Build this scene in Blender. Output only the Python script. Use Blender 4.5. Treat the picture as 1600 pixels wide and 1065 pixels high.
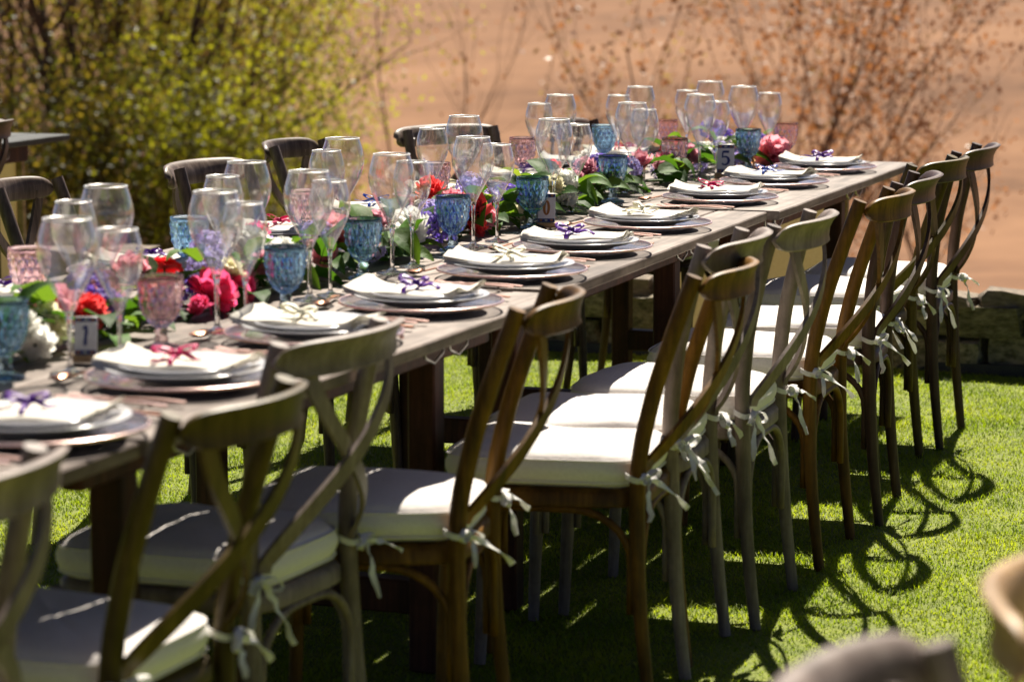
import bpy, math, random
import numpy as np
from mathutils import Vector, Matrix, Euler

for o in list(bpy.data.objects):
    bpy.data.objects.remove(o, do_unlink=True)
scene = bpy.context.scene
R = math.radians

# ------------------------------------------------------------------ camera
FPX = 4200.0
PITCH, YAW = R(8.297), R(20.30)
cam_d = bpy.data.cameras.new('camera')
cam_d.sensor_width = 36.0
cam_d.lens = FPX / 1600.0 * 36.0
cam_d.clip_start, cam_d.clip_end = 0.05, 6000.0
cam_d.dof.use_dof = True
cam_d.dof.focus_distance = 6.9
cam_d.dof.aperture_fstop = 4.3
cam_d.dof.aperture_blades = 9
cam = bpy.data.objects.new('camera', cam_d)
scene.collection.objects.link(cam)
CAM = Vector((1.85, 0.0, 1.47))
FWD = Vector((-math.sin(YAW) * math.cos(PITCH), math.cos(YAW) * math.cos(PITCH), -math.sin(PITCH)))
RIGHT = Vector((math.cos(YAW), math.sin(YAW), 0))
UP = RIGHT.cross(FWD)
m = Matrix((RIGHT, UP, -FWD)).transposed().to_4x4()
m.translation = CAM
cam.matrix_world = m
scene.camera = cam

# ------------------------------------------------------------------ sky, sun, exposure
SUN = Vector((-0.14, 0.73, 0.88)).normalized()
SUN_EL = math.asin(SUN.z)
SUN_ROT = math.atan2(SUN.x, SUN.y)
world = bpy.data.worlds.new('World')
scene.world = world
world.use_nodes = True
nt = world.node_tree
bg = nt.nodes['Background']
sky = nt.nodes.new('ShaderNodeTexSky')
sky.sky_type = 'NISHITA'
sky.sun_disc = False
sky.sun_elevation = SUN_EL
sky.sun_rotation = SUN_ROT
sky.altitude = 1500
sky.air_density = 0.25
sky.dust_density = 1.3
nt.links.new(sky.outputs[0], bg.inputs[0])
bg.inputs[1].default_value = 0.05
sun_d = bpy.data.lights.new('sun', 'SUN')
sun_d.energy = 5.0
sun_d.angle = R(0.53)
sun_d.color = (1.0, 0.915, 0.78)
sun = bpy.data.objects.new('sun', sun_d)
scene.collection.objects.link(sun)
sun.rotation_mode = 'QUATERNION'
sun.rotation_quaternion = SUN.to_track_quat('Z', 'Y')
sun.location = (-4, 20, 24)

scene.view_settings.view_transform = 'Standard'
scene.view_settings.look = 'None'
scene.view_settings.exposure = 1.25
scene.view_settings.gamma = 1.0
scene.view_settings.use_curve_mapping = False
cy = scene.cycles
cy.max_bounces = 12
cy.transmission_bounces = 10
cy.transparent_max_bounces = 40
cy.glossy_bounces = 4
cy.diffuse_bounces = 3
cy.caustics_reflective = False
cy.caustics_refractive = False
cy.sample_clamp_indirect = 6.0
cy.use_denoising = True

# ------------------------------------------------------------------ materials
def new_mat(name):
    mt = bpy.data.materials.new(name)
    mt.use_nodes = True
    n = mt.node_tree
    n.nodes.clear()
    out = n.nodes.new('ShaderNodeOutputMaterial')
    return mt, n, out

def N(n, t, **kw):
    nd = n.nodes.new(t)
    for k, v in kw.items():
        if k in nd.inputs:
            nd.inputs[k].default_value = v
        else:
            setattr(nd, k, v)
    return nd

def c4(c):
    return (c[0], c[1], c[2], 1.0)

def mat(name, c1, c2=None, scale=8.0, stretch=(1, 1, 1), rough=0.5, metal=0.0, bump=0.0, bscale=None,
        spec=0.5, translucent=0.0, tcol=None, vary=0.0, detail=5.0, c3=None, coat=0.0, ramp=(0.35, 0.65), sheen=0.0):
    mt, n, out = new_mat(name)
    L = n.links.new
    tc = N(n, 'ShaderNodeTexCoord')
    mp = N(n, 'ShaderNodeMapping')
    mp.inputs['Scale'].default_value = stretch
    oi = N(n, 'ShaderNodeObjectInfo')
    off = N(n, 'ShaderNodeVectorMath', operation='SCALE')
    comb = N(n, 'ShaderNodeCombineXYZ')
    L(oi.outputs['Random'], comb.inputs[0]); L(oi.outputs['Random'], comb.inputs[2])
    L(comb.outputs[0], off.inputs[0]); off.inputs['Scale'].default_value = 37.0
    add = N(n, 'ShaderNodeVectorMath', operation='ADD')
    L(tc.outputs['Object'], add.inputs[0]); L(off.outputs[0], add.inputs[1])
    L(add.outputs[0], mp.inputs['Vector'])
    p = N(n, 'ShaderNodeBsdfPrincipled', Roughness=rough, Metallic=metal)
    p.inputs['Specular IOR Level'].default_value = spec
    p.inputs['Coat Weight'].default_value = coat
    p.inputs['Sheen Weight'].default_value = sheen
    col = None
    if c2 is not None:
        nz = N(n, 'ShaderNodeTexNoise', Scale=scale, Detail=detail, Roughness=0.6)
        L(mp.outputs[0], nz.inputs['Vector'])
        rp = N(n, 'ShaderNodeValToRGB')
        rp.color_ramp.elements[0].position = ramp[0]; rp.color_ramp.elements[0].color = c4(c1)
        rp.color_ramp.elements[1].position = ramp[1]; rp.color_ramp.elements[1].color = c4(c2)
        if c3 is not None:
            e = rp.color_ramp.elements.new(min(0.98, ramp[1] + 0.15)); e.color = c4(c3)
        L(nz.outputs['Fac'], rp.inputs[0])
        col = rp.outputs[0]
    if vary > 0:
        hsv = N(n, 'ShaderNodeHueSaturation')
        mr = N(n, 'ShaderNodeMapRange')
        mr.inputs['To Min'].default_value = 1 - vary
        mr.inputs['To Max'].default_value = 1 + vary
        L(oi.outputs['Random'], mr.inputs['Value'])
        L(mr.outputs[0], hsv.inputs['Value'])
        if col is None:
            hsv.inputs['Color'].default_value = c4(c1)
        else:
            L(col, hsv.inputs['Color'])
        col = hsv.outputs[0]
    if col is None:
        p.inputs['Base Color'].default_value = c4(c1)
    else:
        L(col, p.inputs['Base Color'])
    if bump > 0:
        nb = N(n, 'ShaderNodeTexNoise', Scale=bscale or scale * 3, Detail=4.0, Roughness=0.6)
        L(mp.outputs[0], nb.inputs['Vector'])
        bp = N(n, 'ShaderNodeBump', Strength=bump, Distance=0.01)
        L(nb.outputs['Fac'], bp.inputs['Height'])
        L(bp.outputs[0], p.inputs['Normal'])
    sh = p.outputs[0]
    if translucent > 0:
        tr = N(n, 'ShaderNodeBsdfTranslucent')
        if tcol is not None:
            tr.inputs['Color'].default_value = c4(tcol)
        elif col is not None:
            L(col, tr.inputs['Color'])
        else:
            tr.inputs['Color'].default_value = c4(c1)
        mx = N(n, 'ShaderNodeMixShader')
        mx.inputs[0].default_value = translucent
        L(sh, mx.inputs[1]); L(tr.outputs[0], mx.inputs[2])
        sh = mx.outputs[0]
    L(sh, out.inputs[0])
    return mt

def wood_mat(name, dark, mid, light, axis=1, scale=14.0, rough=0.55, bump=0.25, spec=0.2, vary=0.12, stretchf=0.06, coat=0.0):
    """streaky wood grain running along one local axis"""
    st = [1.0, 1.0, 1.0]; st[axis] = stretchf
    mt, n, out = new_mat(name)
    L = n.links.new
    tc = N(n, 'ShaderNodeTexCoord'); oi = N(n, 'ShaderNodeObjectInfo')
    comb = N(n, 'ShaderNodeCombineXYZ')
    L(oi.outputs['Random'], comb.inputs[0]); L(oi.outputs['Random'], comb.inputs[1]); L(oi.outputs['Random'], comb.inputs[2])
    off = N(n, 'ShaderNodeVectorMath', operation='SCALE'); off.inputs['Scale'].default_value = 23.0
    L(comb.outputs[0], off.inputs[0])
    add = N(n, 'ShaderNodeVectorMath', operation='ADD')
    L(tc.outputs['Object'], add.inputs[0]); L(off.outputs[0], add.inputs[1])
    mp = N(n, 'ShaderNodeMapping'); mp.inputs['Scale'].default_value = st
    L(add.outputs[0], mp.inputs['Vector'])
    n1 = N(n, 'ShaderNodeTexNoise', Scale=scale, Detail=7.0, Roughness=0.65, Distortion=0.4)
    n2 = N(n, 'ShaderNodeTexNoise', Scale=scale * 5, Detail=3.0, Roughness=0.6)
    L(mp.outputs[0], n1.inputs['Vector']); L(mp.outputs[0], n2.inputs['Vector'])
    mixf = N(n, 'ShaderNodeMath', operation='MULTIPLY_ADD')
    L(n2.outputs['Fac'], mixf.inputs[0]); mixf.inputs[1].default_value = 0.45
    sub = N(n, 'ShaderNodeMath', operation='SUBTRACT'); L(n1.outputs['Fac'], sub.inputs[0]); sub.inputs[1].default_value = 0.22
    L(sub.outputs[0], mixf.inputs[2])
    rp = N(n, 'ShaderNodeValToRGB')
    e = rp.color_ramp.elements
    e[0].position = 0.32; e[0].color = c4(dark)
    e[1].position = 0.68; e[1].color = c4(light)
    e2 = e.new(0.5); e2.color = c4(mid)
    L(mixf.outputs[0], rp.inputs[0])
    hsv = N(n, 'ShaderNodeHueSaturation')
    mr = N(n, 'ShaderNodeMapRange'); mr.inputs['To Min'].default_value = 1 - vary; mr.inputs['To Max'].default_value = 1 + vary
    L(oi.outputs['Random'], mr.inputs['Value']); L(mr.outputs[0], hsv.inputs['Value'])
    n3 = N(n, 'ShaderNodeTexNoise', Scale=9.0, Detail=5.0, Roughness=0.7)
    L(add.outputs[0], n3.inputs['Vector'])
    wr = N(n, 'ShaderNodeMapRange'); wr.inputs['From Min'].default_value = 0.3; wr.inputs['From Max'].default_value = 0.7
    wr.inputs['To Min'].default_value = 0.62; wr.inputs['To Max'].default_value = 1.35
    L(n3.outputs['Fac'], wr.inputs['Value'])
    wm = N(n, 'ShaderNodeVectorMath', operation='SCALE')
    L(rp.outputs[0], wm.inputs[0]); L(wr.outputs[0], wm.inputs['Scale'])
    L(wm.outputs[0], hsv.inputs['Color'])
    p = N(n, 'ShaderNodeBsdfPrincipled', Roughness=rough)
    p.inputs['Specular IOR Level'].default_value = spec
    p.inputs['Coat Weight'].default_value = coat
    L(hsv.outputs[0], p.inputs['Base Color'])
    bp = N(n, 'ShaderNodeBump', Strength=bump, Distance=0.004)
    L(mixf.outputs[0], bp.inputs['Height']); L(bp.outputs[0], p.inputs['Normal'])
    L(p.outputs[0], out.inputs[0])
    return mt

def thin_glass(name, tint=(0.97, 0.98, 0.985), edge=0.9, base=0.07, power=2.2, rough=0.02, gcol=(1, 1, 1), lens=0.0):
    """thin-walled glass: clear straight through, reflecting more towards grazing angles"""
    mt, n, out = new_mat(name)
    L = n.links.new
    lw = N(n, 'ShaderNodeLayerWeight', Blend=0.5)
    pw = N(n, 'ShaderNodeMath', operation='POWER'); L(lw.outputs['Facing'], pw.inputs[0]); pw.inputs[1].default_value = power
    ma = N(n, 'ShaderNodeMath', operation='MULTIPLY_ADD'); L(pw.outputs[0], ma.inputs[0])
    ma.inputs[1].default_value = edge; ma.inputs[2].default_value = base
    tr = N(n, 'ShaderNodeBsdfTransparent'); tr.inputs[0].default_value = c4(tint)
    gl = N(n, 'ShaderNodeBsdfGlossy', Roughness=rough); gl.inputs[0].default_value = c4(gcol)
    mx = N(n, 'ShaderNodeMixShader')
    src = tr.outputs[0]
    if lens > 0:
        gb = N(n, 'ShaderNodeBsdfRefraction', Roughness=0.0, IOR=1.3); gb.inputs[0].default_value = c4(tint)
        m2 = N(n, 'ShaderNodeMixShader'); m2.inputs[0].default_value = lens
        L(tr.outputs[0], m2.inputs[1]); L(gb.outputs[0], m2.inputs[2]); src = m2.outputs[0]
    L(ma.outputs[0], mx.inputs[0]); L(src, mx.inputs[1]); L(gl.outputs[0], mx.inputs[2])
    L(mx.outputs[0], out.inputs[0])
    return mt

def solid_glass(name, col, rough=0.0, ior=1.48, clear=0.0, clearcol=(1, 1, 1)):
    mt, n, out = new_mat(name)
    L = n.links.new
    g = N(n, 'ShaderNodeBsdfGlass', Roughness=rough, IOR=ior); g.inputs[0].default_value = c4(col)
    if clear > 0:
        tr = N(n, 'ShaderNodeBsdfTransparent'); tr.inputs[0].default_value = c4(clearcol)
        mx = N(n, 'ShaderNodeMixShader'); mx.inputs[0].default_value = clear
        L(g.outputs[0], mx.inputs[1]); L(tr.outputs[0], mx.inputs[2]); L(mx.outputs[0], out.inputs[0])
    else:
        L(g.outputs[0], out.inputs[0])
    return mt

M = {}
M['lawn'] = mat('lawn_soil', (0.095, 0.125, 0.004), (0.155, 0.185, 0.006), scale=14, rough=0.9, bump=0.4)
M['terrain'] = None
M['top'] = wood_mat('weathered_table_wood', (0.075, 0.054, 0.045), (0.175, 0.138, 0.118), (0.30, 0.25, 0.222), axis=1, scale=11, rough=0.62, bump=0.35, vary=0.16)
M['top_dark'] = wood_mat('dark_grey_table_wood', (0.03, 0.032, 0.032), (0.05, 0.055, 0.055), (0.08, 0.085, 0.085), axis=1, scale=11, rough=0.5)
M['leg'] = wood_mat('red_brown_trestle_wood', (0.022, 0.008, 0.005), (0.05, 0.016, 0.009), (0.085, 0.03, 0.016), axis=2, scale=16, rough=0.55)
M['chair_grey'] = wood_mat('taupe_painted_beech', (0.12, 0.092, 0.078), (0.18, 0.141, 0.121), (0.245, 0.2, 0.175), axis=2, scale=22, rough=0.5, bump=0.12, vary=0.1, stretchf=0.1)
M['chair_honey'] = wood_mat('honey_brown_oiled_wood', (0.05, 0.022, 0.003), (0.115, 0.052, 0.006), (0.19, 0.092, 0.014), axis=2, scale=22, rough=0.5, bump=0.15, vary=0.12, stretchf=0.08)
M['chair_olive'] = wood_mat('olive_brown_aged_wood', (0.032, 0.02, 0.004), (0.062, 0.04, 0.008), (0.105, 0.07, 0.016), axis=2, scale=22, rough=0.45, bump=0.15, vary=0.08, stretchf=0.08)
M['chair_dark'] = wood_mat('dark_mahogany_brown_wood', (0.03, 0.015, 0.010), (0.058, 0.031, 0.022), (0.092, 0.054, 0.04), axis=2, scale=22, rough=0.42, bump=0.12, vary=0.1, stretchf=0.08)
M['chair_dark_lit'] = wood_mat('dark_brown_wood_lit', (0.05, 0.032, 0.023), (0.105, 0.074, 0.056), (0.17, 0.128, 0.104), axis=2, scale=22, rough=0.42, bump=0.12, vary=0.1, stretchf=0.08)  # dark chair wood made lighter; light caught by the far rails is painted in
M['chair_pale'] = wood_mat('pale_honey_wood', (0.25, 0.15, 0.07), (0.36, 0.23, 0.115), (0.45, 0.31, 0.17), axis=2, scale=22, rough=0.45, bump=0.12, stretchf=0.08)
M['cushion'] = mat('off_white_cushion_cloth', (0.74, 0.70, 0.67), (0.82, 0.78, 0.75), scale=160, rough=0.9, bump=0.3, bscale=16, spec=0.2, sheen=0.2)
M['tie'] = mat('white_cotton_tie', (0.82, 0.81, 0.79), (0.9, 0.89, 0.87), scale=60, rough=0.9, bump=0.2, bscale=300, spec=0.2, translucent=0.25)
M['wine_glass'] = thin_glass('clear_glass_bowl', tint=(0.985, 0.99, 0.99), base=0.07, edge=0.95, power=1.8, lens=0.2, rough=0.16, gcol=(1.0, 0.975, 0.94))
M['wine_rim'] = thin_glass('clear_glass_rim', base=0.8, edge=0.18, power=1.2, rough=0.32, gcol=(1.0, 0.985, 0.96))
M['wine_stem'] = solid_glass('clear_glass_stem', (0.98, 0.99, 0.995), clear=0.1)
M['goblet_blue'] = solid_glass('blue_pressed_glass', (0.72, 0.85, 0.95), ior=1.47, clear=0.1, clearcol=(0.66, 0.80, 0.91))
M['goblet_pink'] = solid_glass('mauve_pink_pressed_glass', (0.97, 0.88, 0.905), ior=1.47, clear=0.1, clearcol=(0.9, 0.76, 0.8))
M['charger'] = thin_glass('clear_charger_glass', tint=(0.98, 0.98, 0.985), base=0.2, edge=0.5, rough=0.12)
M['copper'] = mat('rose_gold_metal', (0.97, 0.70, 0.63), rough=0.25, metal=1.0)
M['copper_dark'] = mat('dark_copper_metal', (0.42, 0.2, 0.12), (0.52, 0.26, 0.16), scale=20, rough=0.28, metal=1.0)
M['ceramic'] = mat('grey_white_porcelain', (0.66, 0.655, 0.67), rough=0.18, spec=0.5, coat=0.3)
M['linen'] = mat('cream_linen', (0.74, 0.695, 0.61), (0.81, 0.77, 0.69), scale=90, rough=0.92, bump=0.12, bscale=600, spec=0.15, translucent=0.12)
M['rib_purple'] = mat('purple_satin', (0.13, 0.025, 0.32), rough=0.35, spec=0.6, translucent=0.3, tcol=(0.22, 0.05, 0.5))
M['rib_pink'] = mat('hot_pink_satin', (0.62, 0.02, 0.16), rough=0.35, spec=0.6, translucent=0.3, tcol=(0.8, 0.05, 0.25))
M['rib_cream'] = mat('pale_cream_satin', (0.80, 0.78, 0.66), rough=0.5, spec=0.3, translucent=0.3, tcol=(0.85, 0.82, 0.66))
M['rib_blue'] = mat('cornflower_blue_satin', (0.07, 0.14, 0.52), rough=0.35, spec=0.6, translucent=0.3, tcol=(0.15, 0.25, 0.7))
M['leaf_dark'] = mat('dark_salal_leaf', (0.018, 0.055, 0.012), (0.04, 0.10, 0.016), scale=30, rough=0.6, spec=0.15, translucent=0.3, tcol=(0.10, 0.25, 0.012), vary=0.25, bump=0.2, bscale=120)
M['leaf_mid'] = mat('mid_green_leaf', (0.045, 0.12, 0.018), (0.075, 0.17, 0.025), scale=30, rough=0.6, spec=0.15, translucent=0.35, tcol=(0.2, 0.36, 0.02), vary=0.25, bump=0.2, bscale=120)
M['leaf_lime'] = mat('lime_green_leaf', (0.14, 0.24, 0.02), (0.2, 0.3, 0.03), scale=30, rough=0.45, translucent=0.4, tcol=(0.38, 0.5, 0.03), vary=0.2)
M['twig'] = mat('green_stem', (0.05, 0.09, 0.02), (0.09, 0.12, 0.03), scale=40, rough=0.6)
def petal(name, c, t=None, c2=None):
    return mat(name, c, c2 or tuple(min(0.95, v * 1.12 + 0.01) for v in c), scale=50, rough=0.62, spec=0.25, translucent=0.5, tcol=t or tuple(min(0.97, v * 1.25) for v in c), vary=0.06)
M['p_white'] = petal('ivory_petals', (0.86, 0.84, 0.76))
M['p_cream'] = petal('cream_petals', (0.78, 0.75, 0.55))
M['p_coral'] = petal('coral_red_petals', (0.84, 0.10, 0.10))
M['p_red'] = petal('scarlet_petals', (0.68, 0.02, 0.03))
M['p_hot'] = petal('hot_pink_petals', (0.84, 0.11, 0.27))
M['p_pink'] = petal('soft_pink_petals', (0.82, 0.36, 0.42))
M['p_peach'] = petal('peach_petals', (0.86, 0.45, 0.24))
M['p_mauve'] = petal('dusty_mauve_petals', (0.6, 0.3, 0.36))
M['p_purple'] = petal('violet_blue_petals', (0.16, 0.10, 0.46), c2=(0.32, 0.22, 0.62))
M['p_lilac'] = petal('lilac_petals', (0.42, 0.36, 0.68), c2=(0.6, 0.52, 0.8))
M['p_green'] = petal('pale_green_centre', (0.5, 0.55, 0.16))
M['bark'] = mat('brown_bark', (0.045, 0.03, 0.016), (0.1, 0.07, 0.04), scale=12, stretch=(1, 1, 0.2), rough=0.9, bump=0.5)
M['bark_grey'] = mat('greyish_bark', (0.07, 0.05, 0.035), (0.14, 0.1, 0.065), scale=12, stretch=(1, 1, 0.2), rough=0.9, bump=0.5)
M['twig_brown'] = mat('dry_brown_twigs', (0.10, 0.06, 0.035), (0.19, 0.115, 0.065), scale=12, rough=0.9)
M['f_lime'] = mat('lime_foliage', (0.09, 0.12, 0.008), (0.15, 0.165, 0.012), scale=1.5, rough=0.55, translucent=0.5, tcol=(0.45, 0.45, 0.018), ramp=(0.4, 0.6))
M['f_olive'] = mat('olive_foliage', (0.05, 0.065, 0.01), (0.12, 0.11, 0.015), scale=1.2, rough=0.5, translucent=0.5, tcol=(0.36, 0.26, 0.024), ramp=(0.4, 0.6), c3=(0.22, 0.11, 0.03))
M['f_rust'] = mat('dry_rust_foliage', (0.16, 0.06, 0.018), (0.26, 0.11, 0.04), scale=2.0, rough=0.6, translucent=0.35, tcol=(0.5, 0.2, 0.06))
M['f_tan'] = mat('dry_tan_foliage', (0.13, 0.075, 0.025), (0.22, 0.12, 0.04), scale=2.0, rough=0.5, translucent=0.35, tcol=(0.3, 0.17, 0.05))
M['f_dark'] = mat('dark_green_foliage', (0.03, 0.042, 0.008), (0.065, 0.07, 0.01), scale=1.5, rough=0.55, translucent=0.4, tcol=(0.16, 0.17, 0.012))
M['stone'] = mat('mossy_sandstone', (0.06, 0.055, 0.026), (0.28, 0.235, 0.155), scale=7, rough=0.92, bump=0.8, bscale=30, vary=0.5, c3=(0.3, 0.25, 0.17))
M['coping'] = mat('pale_coping_stone', (0.10, 0.078, 0.055), (0.22, 0.172, 0.125), scale=7, rough=0.9, bump=0.5, bscale=40, vary=0.15)
M['mortar'] = mat('dark_earth_mortar', (0.03, 0.026, 0.018), (0.06, 0.05, 0.035), scale=20, rough=0.95, bump=0.5)
M['kerb'] = mat('dark_plastic_edging', (0.02, 0.022, 0.022), (0.035, 0.036, 0.034), scale=20, rough=0.7)
M['cream_weave'] = mat('cream_woven_cloth', (0.62, 0.54, 0.36), (0.72, 0.64, 0.45), scale=120, rough=0.9, bump=0.15, bscale=400, translucent=0.35, tcol=(0.7, 0.6, 0.4))
M['tan_wood'] = wood_mat('tan_pine_wood', (0.28, 0.17, 0.075), (0.42, 0.27, 0.13), (0.52, 0.36, 0.19), axis=0, scale=30, rough=0.55, bump=0.1)
M['tile'] = mat('white_glazed_tile', (0.78, 0.75, 0.71), (0.84, 0.81, 0.77), scale=15, rough=0.25, coat=0.4)
M['navy'] = mat('navy_glaze', (0.022, 0.03, 0.13), (0.035, 0.05, 0.19), scale=80, rough=0.3)
M['ochre'] = mat('ochre_glaze', (0.35, 0.14, 0.03), (0.45, 0.2, 0.05), scale=80, rough=0.35)
M['pale_glaze'] = mat('pale_green_glaze', (0.4, 0.42, 0.34), (0.5, 0.5, 0.42), scale=80, rough=0.3)
M['steel'] = mat('galvanised_steel', (0.42, 0.41, 0.39), (0.55, 0.54, 0.52), scale=40, rough=0.42, metal=1.0)

# grass blades: colour wanders over the lawn in patches
def grass_mat():
    mt, n, out = new_mat('grass_blades')
    L = n.links.new
    tc = N(n, 'ShaderNodeTexCoord')
    n1 = N(n, 'ShaderNodeTexNoise', Scale=3.0, Detail=4.0)
    n2 = N(n, 'ShaderNodeTexNoise', Scale=220.0, Detail=1.0)
    L(tc.outputs['Object'], n1.inputs['Vector']); L(tc.outputs['Object'], n2.inputs['Vector'])
    ad = N(n, 'ShaderNodeMath', operation='ADD'); L(n1.outputs['Fac'], ad.inputs[0]); L(n2.outputs['Fac'], ad.inputs[1])
    hf = N(n, 'ShaderNodeMath', operation='MULTIPLY'); L(ad.outputs[0], hf.inputs[0]); hf.inputs[1].default_value = 0.5
    rp = N(n, 'ShaderNodeValToRGB')
    e = rp.color_ramp.elements
    e[0].position = 0.36; e[0].color = (0.105, 0.165, 0.004, 1)
    e[1].position = 0.62; e[1].color = (0.36, 0.39, 0.016, 1)
    e2 = e.new(0.5); e2.color = (0.215, 0.29, 0.006, 1)
    L(hf.outputs[0], rp.inputs[0])
    p = N(n, 'ShaderNodeBsdfPrincipled', Roughness=0.5)
    p.inputs['Specular IOR Level'].default_value = 0.35
    L(rp.outputs[0], p.inputs['Base Color'])
    tr = N(n, 'ShaderNodeBsdfTranslucent')
    hs = N(n, 'ShaderNodeHueSaturation', Value=1.7); L(rp.outputs[0], hs.inputs['Color']); L(hs.outputs[0], tr.inputs['Color'])
    mx = N(n, 'ShaderNodeMixShader'); mx.inputs[0].default_value = 0.42
    L(p.outputs[0], mx.inputs[1]); L(tr.outputs[0], mx.inputs[2]); L(mx.outputs[0], out.inputs[0])
    return mt
M['grass'] = grass_mat()

def terrain_mat():
    mt, n, out = new_mat('dry_hillside')
    L = n.links.new
    tc = N(n, 'ShaderNodeTexCoord')
    mp = N(n, 'ShaderNodeMapping'); mp.inputs['Scale'].default_value = (0.9, 0.7, 1.0)
    L(tc.outputs['Object'], mp.inputs['Vector'])
    n1 = N(n, 'ShaderNodeTexNoise', Scale=0.02, Detail=6.0, Roughness=0.6)
    n2 = N(n, 'ShaderNodeTexNoise', Scale=0.22, Detail=10.0, Roughness=0.75)
    L(mp.outputs[0], n1.inputs['Vector']); L(tc.outputs['Object'], n2.inputs['Vector'])
    ma = N(n, 'ShaderNodeMath', operation='MULTIPLY_ADD'); L(n2.outputs['Fac'], ma.inputs[0]); ma.inputs[1].default_value = 0.65
    sb = N(n, 'ShaderNodeMath', operation='SUBTRACT'); L(n1.outputs['Fac'], sb.inputs[0]); sb.inputs[1].default_value = 0.33
    L(sb.outputs[0], ma.inputs[2])
    rp = N(n, 'ShaderNodeValToRGB')
    e = rp.color_ramp.elements
    e[0].position = 0.33; e[0].color = (0.10, 0.05, 0.026, 1)
    e[1].position = 0.64; e[1].color = (0.235, 0.125, 0.066, 1)
    e2 = e.new(0.48); e2.color = (0.18, 0.092, 0.048, 1)
    L(ma.outputs[0], rp.inputs[0])
    p = N(n, 'ShaderNodeBsdfPrincipled', Roughness=0.95); p.inputs['Specular IOR Level'].default_value = 0.1
    L(rp.outputs[0], p.inputs['Base Color'])
    L(p.outputs[0], out.inputs[0])
    return mt
M['terrain'] = terrain_mat()

# ------------------------------------------------------------------ mesh helpers
col = scene.collection

class MB:
    def __init__(self):
        self.v, self.f = [], []
    def add(self, verts, faces):
        b = len(self.v)
        self.v.extend([tuple(p) for p in verts])
        self.f.extend([tuple(i + b for i in f) for f in faces])
        return self
    def box(self, x0, x1, y0, y1, z0, z1):
        v = [(x, y, z) for x in (x0, x1) for y in (y0, y1) for z in (z0, z1)]
        return self.add(v, [(0, 1, 3, 2), (4, 6, 7, 5), (0, 4, 5, 1), (2, 3, 7, 6), (0, 2, 6, 4), (1, 5, 7, 3)])
    def mesh(self, name, mt, smooth=True, angle=None):
        me = bpy.data.meshes.new(name)
        me.from_pydata(self.v, [], self.f)
        if mt is not None:
            me.materials.append(mt)
        if smooth:
            me.polygons.foreach_set('use_smooth', [True] * len(me.polygons))
            if angle:
                me.set_sharp_from_angle(angle=R(angle))
        me.update()
        return me

def inst(name, me, parent=None, loc=(0, 0, 0), rot=(0, 0, 0), scale=(1, 1, 1)):
    o = bpy.data.objects.new(name, me)
    col.objects.link(o)
    o.location = loc
    o.rotation_euler = rot
    o.scale = scale if not isinstance(scale, (int, float)) else (scale, scale, scale)
    if parent:
        o.parent = parent
    return o

def tag(o, label, cat, group=None, kind=None):
    if label: o['label'] = label
    if cat: o['category'] = cat
    if group: o['group'] = group
    if kind: o['kind'] = kind
    return o

def thing(name, label, cat, loc=(0, 0, 0), rotz=0.0, group=None):
    o = bpy.data.objects.new(name, None)
    o.empty_display_size = 0.1
    col.objects.link(o)
    o.location = loc
    o.rotation_euler = (0, 0, rotz)
    return tag(o, label, cat, group)

def tube(mb, pts, rad, seg=8, cap=True, squash=None):
    """round sweep along pts with parallel-transported frames"""
    pts = [Vector(p) for p in pts]
    n = len(pts)
    if not isinstance(rad, (list, tuple)):
        rad = [rad] * n
    tang = [(pts[min(i + 1, n - 1)] - pts[max(i - 1, 0)]).normalized() for i in range(n)]
    ref = Vector((0, 1, 0)) if abs(tang[0].y) < 0.9 else Vector((1, 0, 0))
    nrm = (ref - tang[0] * ref.dot(tang[0])).normalized()
    vs, fs = [], []
    for i in range(n):
        nrm = (nrm - tang[i] * nrm.dot(tang[i])).normalized()
        bn = tang[i].cross(nrm)
        a, b = rad[i], rad[i] * (squash or 1.0)
        for k in range(seg):
            t = 2 * math.pi * k / seg
            vs.append(pts[i] + nrm * (a * math.cos(t)) + bn * (b * math.sin(t)))
    for i in range(n - 1):
        for k in range(seg):
            k2 = (k + 1) % seg
            fs.append((i * seg + k, i * seg + k2, (i + 1) * seg + k2, (i + 1) * seg + k))
    if cap:
        fs.append(tuple(reversed(range(seg))))
        fs.append(tuple((n - 1) * seg + k for k in range(seg)))
    return mb.add(vs, fs)

def strip(mb, pts, sides, w, th):
    """flat strap: pts centre line, sides = unit vectors across the strap, w half widths, th thickness"""
    pts = [Vector(p) for p in pts]
    n = len(pts)
    if not isinstance(w, (list, tuple)): w = [w] * n
    vs, fs = [], []
    for i in range(n):
        t = (pts[min(i + 1, n - 1)] - pts[max(i - 1, 0)]).normalized()
        s = Vector(sides[i]); s = (s - t * s.dot(t)).normalized()
        nn = t.cross(s)
        for (a, b) in ((-1, -1), (1, -1), (1, 1), (-1, 1)):
            vs.append(pts[i] + s * (a * w[i]) + nn * (b * th * 0.5))
    for i in range(n - 1):
        for k in range(4):
            k2 = (k + 1) % 4
            fs.append((i * 4 + k, i * 4 + k2, i * 4 + 4 + k2, i * 4 + 4 + k))
    fs.append((3, 2, 1, 0)); fs.append(tuple((n - 1) * 4 + k for k in range(4)))
    return mb.add(vs, fs)

def lathe(mb, prof, seg=32, closed_top=False):
    vs, fs = [], []
    n = len(prof)
    for (r, z) in prof:
        for k in range(seg):
            t = 2 * math.pi * k / seg
            vs.append((r * math.cos(t), r * math.sin(t), z))
    for i in range(n - 1):
        for k in range(seg):
            k2 = (k + 1) % seg
            fs.append((i * seg + k, i * seg + k2, (i + 1) * seg + k2, (i + 1) * seg + k))
    return mb.add(vs, fs)

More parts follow.
